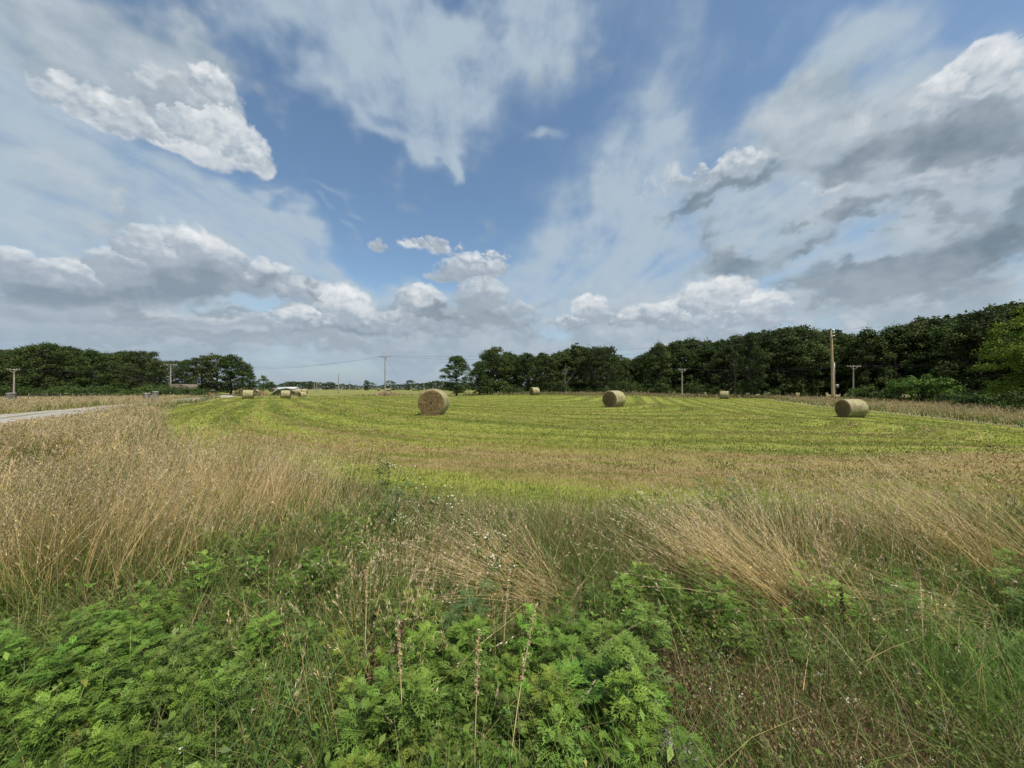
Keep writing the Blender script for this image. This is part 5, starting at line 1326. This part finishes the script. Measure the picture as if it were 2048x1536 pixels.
def _age(T, seed):
    # a few leaves yellowed or reddened with age
    rng = np.random.default_rng(seed); V, Q, C = T; k = np.floor(V[:, 2] * 60).astype(int); bad = rng.uniform(0, 1, k.max() - k.min() + 1) < 0.07
    C = np.where(bad[k - k.min()][:, None], np.array([0.20, 0.17, 0.035]), C); return V, Q, C
RT = [_age(ragweed_template(s, hh), s) for s, hh in ((1, 0.28), (2, 0.33), (3, 0.24), (4, 0.40))]
def undergrowth():
    parts = []
    x, y, d = polar(4300, 0.75, 6, 2.5)
    k = GR.uniform(0, 1, len(x)) < weed_density(x, y); x, y, d = x[k], y[k], d[k]
    which = GR.integers(0, 4, len(x))
    for i in range(4):
        s = which == i; m = int(s.sum())
        t = np.exp(GR.normal(0, 0.22, (m, 1))) * np.exp(GR.normal(0, 0.09, (m, 3)))
        sc = GR.uniform(0.34, 0.88, m) * np.where(y[s] < 1.5, 0.85, 1.0)
        parts.append(inst(RT[i], x[s], y[s], GR.uniform(0, 6.28, m), sc, t))
    # low clover and mixed small leaves filling the floor
    x, y, d = polar(300000, 0.7, 7.5, 1.8); ms = mow_sd(x, y)
    g2 = np.exp(-(((x - 0.72) / 0.2) ** 2 + ((y - 1.52) / 0.42) ** 2)); g3 = np.exp(-(((x - 1.3) / 0.55) ** 2 + ((y - 1.5) / 0.5) ** 2))
    dens = np.clip(0.75 - 0.75 * sst(y, 3.2, 5.2) + 0.3 * fbm(x * 2, y * 2, 3, 0.5, 58), 0, 1) * (ms < -0.3) * (1 - 0.96 * np.clip(g2 * 1.2, 0, 1)) * (1 - 0.93 * np.clip(g3 * 1.3, 0, 1)) * (1 - 0.45 * tan_zone(x, y))
    k = GR.uniform(0, 1, len(x)) < dens; x, y, d = x[k], y[k], d[k]; n = len(x)
    hh = 0.05 + 0.20 * np.clip(0.5 + fbm(x * 2.2, y * 2.2, 3, 0.5, 59), 0.05, 1)
    z = H(x, y) + hh * GR.uniform(0, 1, n) ** 0.6
    N = GR.normal(size=(n, 3)) * 0.55 + np.array([0, 0, 1.0]); N /= np.linalg.norm(N, axis=1)[:, None]
    V, Q = leaf_cards(GR, np.stack([x, y, z], 1), N, GR.uniform(0.010, 0.027, n) * np.maximum(1, d / 3.0), 0.7)
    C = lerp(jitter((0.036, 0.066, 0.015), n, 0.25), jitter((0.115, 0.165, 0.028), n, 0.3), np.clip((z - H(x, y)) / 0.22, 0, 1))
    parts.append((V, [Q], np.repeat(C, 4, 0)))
    # broader oval leaves of other weeds standing through the mat, some yellowed
    m = 5200; x, y, d = polar(m, 0.9, 5.5, 2.2); k = (mow_sd(x, y) < -0.4) & (GR.uniform(0, 1, m) < np.clip(0.25 + weed_density(x, y), 0, 1)) & (np.hypot(x - 1.3, y - 1.5) > 0.5); x, y, d = x[k], y[k], d[k]; n = len(x)
    z = H(x, y) + GR.uniform(0.08, 0.30, n); N = GR.normal(size=(n, 3)) * 0.5 + np.array([0, -0.1, 1.0]); N /= np.linalg.norm(N, axis=1)[:, None]
    V, Q = leaf_cards(GR, np.stack([x, y, z], 1), N, GR.uniform(0.025, 0.065, n), 0.40)
    C = jitter((0.085, 0.135, 0.022), n, 0.35); old = GR.uniform(0, 1, n) < 0.05; C[old] = jitter((0.19, 0.18, 0.04), int(old.sum()), 0.3)
    parts.append((V, [Q], np.repeat(C, 4, 0)))
    # clover heads and stray white petals
    m = 170; x, y, d = polar(m, 1.2, 3.4, 2.0, 50); z = H(x, y) + GR.uniform(0.10, 0.24, m)
    P = np.repeat(np.stack([x, y, z], 1), 10, 0) + GR.normal(0, 0.005, (m * 10, 3)); Nn = GR.normal(size=(m * 10, 3)); Nn /= np.linalg.norm(Nn, axis=1)[:, None]
    V, Q = leaf_cards(GR, P, Nn, GR.uniform(0.005, 0.010, m * 10)); parts.append((V, [Q], np.repeat(jitter((0.55, 0.53, 0.43), m * 10, 0.1), 4, 0)))
    stuff('weed_undergrowth', parts, M_LEAF, 'dense low mat of feathery weeds, clover and small leaves at the camera', 'weeds')

def mown_grass():
    x, y, d = polar(600000, 4.0, 98, 6.0, 64)
    ms = mow_sd(x, y); rw = row_d(x, y)
    n1 = fbm(rw * 0.75, (x - 0.5 * y) * 0.06, 4, 0.5, 71)
    dens = np.clip(ms / 0.5 + 0.3, 0, 1) * np.clip(0.75 + 0.8 * n1, 0.25, 1)
    k = GR.uniform(0, 1, len(x)) < dens; x, y, d, rw, n1 = x[k], y[k], d[k], rw[k], n1[k]; n = len(x)
    h = np.clip(GR.normal(0.055, 0.018, n), 0.025, 0.12) * (1 + 0.5 * np.clip(n1, 0, 1)); w = np.maximum(0.0065, 0.0015 * d) * GR.uniform(0.7, 1.4, n)
    nearb = sst(rw, -0.6, 0.8) * (1 - sst(rw, 2.6, 5.4)) * (1 - sst(y, 9, 18))
    pb = np.clip(0.02 + nearb * np.clip(0.18 + 1.7 * fbm(x * 0.35, y * 0.8, 4, 0.55, 79), 0, 0.85) + 2.4 * fbm(rw * 1.1, (x - 0.5 * y) * 0.07, 4, 0.6, 72), 0.03, 0.8)
    u = GR.uniform(0, 1, n)
    band = np.clip(0.46 + 2.4 * n1 + 0.20 * np.sin(rw * 2 * pi / 2.3 + 4 * fbm(x * 0.35, y * 0.35, 3, 0.5, 73)), 0, 1)
    gcol = lerp(lerp(jitter((0.075, 0.098, 0.013), n, 0.2), np.tile((0.10, 0.13, 0.018), (n, 1)), sst(d, 20, 60)), lerp(jitter((0.27, 0.292, 0.050), n, 0.2), np.tile((0.225, 0.255, 0.045), (n, 1)), sst(d, 20, 60)), band)
    C1 = np.where((u < pb)[:, None], jitter((0.29, 0.205, 0.095), n, 0.3), gcol)
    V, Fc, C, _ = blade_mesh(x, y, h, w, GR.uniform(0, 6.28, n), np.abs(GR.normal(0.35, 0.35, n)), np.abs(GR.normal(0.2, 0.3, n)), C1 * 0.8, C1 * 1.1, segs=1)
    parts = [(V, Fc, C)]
    # cut stalks lying about
    m = 60000; x, y, d = polar(m, 4.5, 30, 6.0, 62); rw = row_d(x, y)
    pb = np.clip(0.10 + 0.35 * sst(rw, -0.6, 0.8) * (1 - sst(rw, 2.6, 5.4)) * (1 - sst(y, 9, 18)) + 1.2 * fbm(rw * 1.1, (x - 0.5 * y) * 0.07, 4, 0.6, 72), 0, 1)
    k = (GR.uniform(0, 1, m) < pb) & (mow_sd(x, y) > -0.3); x, y, d = x[k], y[k], d[k]; n = len(x)
    V, Fc, C, _ = blade_mesh(x, y, GR.uniform(0.06, 0.2, n), np.maximum(0.005, 0.0011 * d), GR.uniform(0, 6.28, n), GR.uniform(1.2, 1.5, n), np.zeros(n), jitter((0.40, 0.29, 0.14), n, 0.3), jitter((0.45, 0.34, 0.18), n, 0.25), segs=1, z=H(x, y) + GR.uniform(0.03, 0.09, n))
    parts.append((V, Fc, C))
    stuff('mown_grass', parts, M_GRASS, 'freshly cut yellow-green meadow grass with brown windrow litter', 'grass')

def feature_plants():
    # ---- single ragweeds that stand out
    big = ragweed_template(11, 0.50, True, (0.056, 0.098, 0.018), (0.15, 0.23, 0.035)); med = ragweed_template(12, 0.42)
    blue = ragweed_template(13, 0.55, True, (0.045, 0.088, 0.028), (0.085, 0.145, 0.042))
    tm = {}
    for nm, t in (('a', big), ('b', med), ('c', blue)): tm[nm] = new_mesh('lobed_leaves', t[0], t[1], M_LEAF, t[2])
    def rag(k, x, y, s, lab):
        o = link('ragweed', tm[k], None, (x, y, h1(x, y)), GR.uniform(0, 6.28)); s *= 0.8; o.scale = (s, s, s); tag(o, lab, 'weed', 'single feathery weeds of the verge')
    for k, x, y, s, lab in [('a', 0.50, 1.62, 1.12, 'bright feathery weed rising beside the gravel patch at the bottom'), ('a', 0.62, 1.72, 0.9, 'second bright feathery weed just behind the one by the gravel patch'),
                            ('a', -0.42, 1.50, 0.95, 'bright feathery weed bottom centre-left with spread leaves'), ('b', -0.62, 1.42, 0.9, 'lower feathery weed left of the bottom-centre one'),
                            ('c', -0.35, 2.05, 1.0, 'bluish green feathery weed behind the bottom-centre ones'), ('a', -2.05, 3.0, 1.0, 'bright feathery weed at the foot of the left dry grass'),
                            ('b', -2.45, 3.15, 0.95, 'feathery weed poking from the dry grass stand on the left'), ('a', 3.0, 2.1, 1.15, 'bright feathery weed near the right edge over the fallen straw'),
                            ('b', 3.35, 2.4, 1.3, 'tall feathery weed at the right edge'), ('c', 2.55, 4.1, 1.25, 'dark feathery weed between the two straw sheaves on the right'), ('c', 2.3, 4.3, 1.1, 'dark bluish weed behind the right straw sheaf'),
                            ('b', 1.05, 2.3, 0.8, 'small green weed left of the right straw sheaf'), ('a', -1.15, 1.6, 0.85, 'feathery weed in the lower left quarter'), ('c', -1.35, 3.9, 1.2, 'tall bluish weed by the white daisies')]:
        rag(k, x, y, s, lab)
    # ---- broad-leaved docks
    def dock(x, y, L, n, seed, lab, col=(0.11, 0.185, 0.03)):
        rng = np.random.default_rng(seed); t = thing('broadleaf_weed', lab, 'weed', (x, y, h1(x, y)), rng.uniform(0, 6), 'broad-leaved weeds of the verge')
        for i in range(n):
            az = i * 2.4 + rng.uniform(-0.3, 0.3); l = L * rng.uniform(0.7, 1.15); w = l * rng.uniform(0.17, 0.26); p0 = rng.uniform(0.5, 1.1)
            s = np.linspace(0, 1, 9); wd = w * np.sin(pi * np.clip(s, 0.0, 1) ** 0.8) ** 0.8 * (s > 0.12) + 0.002
            arc = p0 - 1.1 * s; xs_ = np.cumsum(np.cos(arc)) * l / 9; zs_ = np.cumsum(np.sin(arc)) * l / 9 + 0.05
            cols_ = np.linspace(-1, 1, 5); V = []
            for k_ in range(9):
                for c_ in cols_: V.append((xs_[k_], c_ * wd[k_], zs_[k_] + 0.22 * abs(c_) * wd[k_] + 0.006 * sin(9 * s[k_] * 3 + c_ * 4)))
            V = np.array(V); V = np.stack([V[:, 0] * cos(az) - V[:, 1] * sin(az), V[:, 0] * sin(az) + V[:, 1] * cos(az), V[:, 2]], 1)
            Q = [(a * 5 + b, a * 5 + b + 1, a * 5 + b + 6, a * 5 + b + 5) for a in range(8) for b in range(4)]
            c = np.array(col) * np.exp(rng.normal(0, 0.15)); C = np.tile(c, (45, 1)); C[2::5] *= 1.35
            link('leaf', new_mesh('leaf', V, np.array(Q), M_LEAF, C, True), t)
    for a in [(-1.02, 2.15, 0.20, 3, 1, 'yellowing broad leaf left of the bottom-centre weeds', (0.26, 0.32, 0.035)), (-0.80, 2.62, 0.22, 3, 2, 'pale green broad leaf below the fallen straw in the middle', (0.17, 0.25, 0.05)),
              (0.95, 2.9, 0.28, 6, 3, 'broad-leaved dock with shiny leaves left of the right straw sheaf', (0.09, 0.17, 0.025)), (1.15, 2.75, 0.24, 5, 4, 'smaller dock beside the shiny one', (0.10, 0.18, 0.03)),
              (1.62, 1.95, 0.25, 6, 5, 'dock with long leaves between brown grass and fallen straw', (0.08, 0.155, 0.025)), (-1.75, 1.42, 0.20, 4, 6, 'light green broad leaves in the bottom left corner', (0.16, 0.25, 0.05)),
              (-0.35, 2.38, 0.16, 3, 7, 'light broad leaf above the bluish feathery weed', (0.16, 0.24, 0.05)), (2.0, 2.6, 0.2, 4, 8, 'pale leaf clump under the right straw sheaf', (0.14, 0.22, 0.04))]:
        dock(*a)
    # ---- white daisies (fleabane)
    def daisy(x, y, hh, nst, seed, lab):
        rng = np.random.default_rng(seed); t = thing('daisy_fleabane', lab, 'wildflower', (x, y, h1(x, y)), 0, 'white-flowered plants in the near grass')
        mb = MB(); tips = []
        for i in range(nst):
            az = rng.uniform(0, 6.28); r = rng.uniform(0.03, 0.22); top = np.array([r * cos(az), r * sin(az), hh * rng.uniform(0.7, 1.05)])
            q = np.linspace(0, 1, 5)[:, None]; b = np.array([rng.normal(0, 0.05), rng.normal(0, 0.05), 0])
            mb.tube(b + (top - b) * q + np.array([0, 0, 0.04]) * np.sin(pi * q), np.linspace(0.0028, 0.0014, 5), 4, False)
            for j in range(rng.integers(2, 4)):
                s = b + (top - b) * rng.uniform(0.72, 0.95); e = s + np.array([rng.normal(0, 0.045), rng.normal(0, 0.045), rng.uniform(0.03, 0.10)]); mb.tube([s, e], 0.0012, 3, False); tips.append(e)
            tips.append(top)
        mb.build('stems', M_STEM, t)
        P, N = [], []
        for i in range(70):
            a = rng.uniform(0, 6.28); z = rng.uniform(0.05, 0.8) * hh; r = rng.uniform(0.01, 0.16) * (0.4 + z / hh); P.append((r * cos(a), r * sin(a), z)); N.append(rng.normal(0, 0.6, 3) + [0, 0, 0.8])
        P, N = np.array(P), np.array(N); N /= np.linalg.norm(N, axis=1)[:, None]
        V, Q = leaf_cards(rng, P, N, rng.uniform(0.03, 0.07, len(P)), 0.28); link('leaves', new_mesh('leaves', V, Q, M_LEAF, np.tile([[0.05, 0.095, 0.02]], (len(V), 1))), t)
        V, T, C = [], [], []
        for e in tips:
            nr = rng.normal(0, 0.35, 3) + [0, -0.25, 1]; nr /= np.linalg.norm(nr); a = np.cross(nr, [1, 0.2, 0]); a /= np.linalg.norm(a); b = np.cross(nr, a)
            R = rng.uniform(0.0042, 0.0068); m = 12; n0 = len(V)
            V.append(e); C.append((0.75, 0.55, 0.06))
            for rr_, cc, up in ((0.34, (0.75, 0.55, 0.06), 0.001), (0.36, (0.66, 0.65, 0.58), 0.0), (1.0, (0.68, 0.67, 0.62), -0.001)):
                for k in range(m):
                    th = k * 2 * pi / m; f = rr_ * (1 + (0.12 if rr_ > 0.9 and k % 2 else 0)); V.append(e + (a * cos(th) + b * sin(th)) * R * f + nr * up); C.append(cc)
            for k in range(m):
                k2 = (k + 1) % m; T.append((n0, n0 + 1 + k, n0 + 1 + k2)); i0, i1 = n0 + 1 + m, n0 + 1 + 2 * m; T.append((i0 + k, i1 + k, i1 + k2)); T.append((i0 + k, i1 + k2, i0 + k2))
        link('flowers', new_mesh('flowers', np.array(V), np.array(T), M_LEAF, np.array(C)), t)
    spots = [(-2.15, 5.0, 0.75), (-1.85, 5.3, 0.7), (-1.55, 4.6, 0.72), (-1.35, 4.2, 0.66), (-1.05, 3.9, 0.62), (-0.8, 3.7, 0.6), (-0.55, 3.45, 0.55), (-0.3, 3.1, 0.5), (-0.12, 2.75, 0.52), (0.0, 2.55, 0.45), (-0.95, 3.3, 0.5), (-2.5, 4.7, 0.7)]
    labs = ['daisy plant at the meadow edge, second from the left', 'daisy plant farthest back at the meadow edge', 'white daisies left of the tall bluish weed', 'daisies just behind the tall bluish weed', 'daisies right of the tall bluish weed',
            'daisy plant between the bluish weed and the middle straw', 'daisies behind the middle fallen straw', 'daisies at the far end of the middle straw', 'daisies growing through the middle straw', 'nearest daisies at the right end of the middle straw',
            'low daisies left of the middle fallen straw', 'leftmost daisy plant behind the left dry grass']
    for i, ((x, y, hh), l) in enumerate(zip(spots, labs)): daisy(x, y, hh, 4 + i % 3, 50 + i, l)
    # ---- single dry stalks in front
    def stalk(x, y, hh, az, bend, lab, dark=False, seed=0):
        rng = np.random.default_rng(seed + 9); t = thing('dry_stalk', lab, 'grass stalk', (x, y, h1(x, y)), 0, 'single dry stalks in the foreground')
        q = np.linspace(0, 1, 9); p = np.stack([np.sin(az) * bend * hh * q ** 1.6, np.cos(az) * bend * hh * q ** 1.6, hh * q * (1 - 0.3 * bend * q)], 1)
        mb = MB(); mb.tube(p, np.linspace(0.0030, 0.0012, 9), 5, False); mb.build('stem', M_DOCKST if dark else M_STRAW, t, True)
        n = 120 if dark else 110; s = rng.uniform(0.62, 1.0, n); P = np.stack([np.interp(s, q, p[:, k]) for k in range(3)], 1) + rng.normal(0, 0.006 if dark else 0.0045, (n, 3))
        N = rng.normal(size=(n, 3)); N /= np.linalg.norm(N, axis=1)[:, None]; V, Q = leaf_cards(rng, P, N, rng.uniform(0.007, 0.014, n) if dark else rng.uniform(0.010, 0.020, n), 0.9 if dark else 0.3)
        c = (0.065, 0.028, 0.018) if dark else (0.45, 0.34, 0.2)
        link('seed_head', new_mesh('seed_head', V, Q, M_LEAF, np.repeat(jitter(c, n, 0.2, rng), 4, 0)), t)
    for a in [(-0.02, 1.32, 0.72, 0.5, 0.35, 'long dry stalk crossing the bottom centre, leaning right'), (-0.14, 1.38, 0.62, 0.2, 0.1, 'upright dry stalk left of the long leaning one'), (-0.42, 1.45, 0.60, -0.5, 0.2, 'dry stalk leaning left at the bottom'),
              (2.1, 1.9, 0.55, 0.8, 0.6, 'bent pale stalk lower right before the green weeds'), (1.75, 1.95, 0.50, -0.2, 0.05, 'thin dark upright stalk before the fallen straw', True),
              (-0.62, 1.62, 0.40, 0.1, 0.1, 'dark brown seed spike among the bottom-left weeds', True), (-0.58, 1.75, 0.42, 0.6, 0.2, 'second dark seed spike right of the first', True), (-0.75, 1.9, 0.62, -0.3, 0.25, 'dry stalk behind the dark seed spikes'), (-0.05, 1.9, 0.6, 0.3, 0.2, 'thin dry stalk in the middle of the weeds')]:
        stalk(*a[:6], *(a[6:] or ()), seed=int(abs(a[0] * 100)))
    # coarse bluish grass clump at lower left
    rng = np.random.default_rng(3); n = 26; x = -0.92 + rng.normal(0, 0.05, n); y = 1.42 + rng.normal(0, 0.04, n)
    V, Fc, C, _ = blade_mesh(x * 0, y * 0, rng.uniform(0.3, 0.62, n), np.full(n, 0.008), rng.uniform(0, 6.28, n), np.abs(rng.normal(0.25, 0.15, n)), np.abs(rng.normal(0.35, 0.2, n)), jitter((0.05, 0.10, 0.035), n, 0.1, rng), jitter((0.12, 0.21, 0.06), n, 0.1, rng), rng, 5, np.zeros(n))
    V[:, 0] += np.repeat(x + 0.92, 11); V[:, 1] += np.repeat(y - 1.42, 11)
    o = link('grass_clump', new_mesh('grass_clump', V, Fc, M_GRASS, C), None, (-0.92, 1.42, h1(-0.92, 1.42))); tag(o, 'clump of coarse blue-green grass blades in the lower left quarter', 'grass clump')

M_STEM = simple_mat('green_stem', (0.09, 0.13, 0.04), 0.7, namp=0.1, bumpd=0.0)
M_STRAW = simple_mat('straw_stem', (0.46, 0.36, 0.19), 0.7, namp=0.1, bumpd=0.0)
M_DOCKST = simple_mat('brown_stem', (0.10, 0.055, 0.03), 0.7, namp=0.1, bumpd=0.0)

def piles():
    # heaps of hay and brush by the farther field edge
    def heap(u, Y, w, hh, dep, n, c1, c2, lab, name, cat, seed):
        rng = np.random.default_rng(seed); X, Yy, z = on_ground(u, Y)
        a = rng.uniform(0, 6.28, n); r = np.sqrt(rng.uniform(0, 1, n)); zz = hh * (1 - r ** 1.7) * (1 + 0.25 * np.sin(3 * a + seed) * r) * rng.uniform(0.75, 1.05, n)
        P = np.stack([w * r * np.cos(a), dep * r * np.sin(a), zz], 1); N = rng.normal(size=(n, 3)) + [0, 0, 0.6]; N /= np.linalg.norm(N, axis=1)[:, None]
        V, Q = leaf_cards(rng, P, N, rng.uniform(0.25, 0.7, n), 0.35); k = rng.uniform(0, 1, (n, 1)); k = np.clip(k + 0.5 * np.sin(4 * a + 2)[:, None] * 0.6, 0, 1)
        C = np.array(c1) * (1 - k) + np.array(c2) * k
        o = link(name, new_mesh(name, V, Q, M_GRASS, np.repeat(C, 4, 0)), None, (X, Yy, z)); tag(o, lab, cat, 'heaps beyond the grass strip')
    heap(492, 112, 4.2, 2.5, 3, 2600, (0.40, 0.31, 0.17), (0.09, 0.12, 0.045), 'large tan and green brush heap below the round oak clump', 'brush_pile', 'brush pile', 1)
    heap(524, 118, 2.2, 1.4, 2, 1200, (0.42, 0.33, 0.18), (0.36, 0.27, 0.14), 'low tan hay heap right of the large brush heap', 'hay_pile', 'hay pile', 2)
    heap(570, 120, 4.4, 2.2, 3, 2600, (0.05, 0.07, 0.03), (0.10, 0.12, 0.05), 'dark green brush heap in front of the white shed', 'brush_pile', 'brush pile', 3)
    heap(774, 97, 3.6, 1.0, 2.5, 5000, (0.46, 0.36, 0.24), (0.36, 0.28, 0.16), 'tan clump of long grass round the foot of the tall crossarm pole', 'grass_tussock', 'grass clump', 4)

tall_grass(); lodged_tufts(); green_grass(); undergrowth(); mown_grass(); feature_plants(); piles()
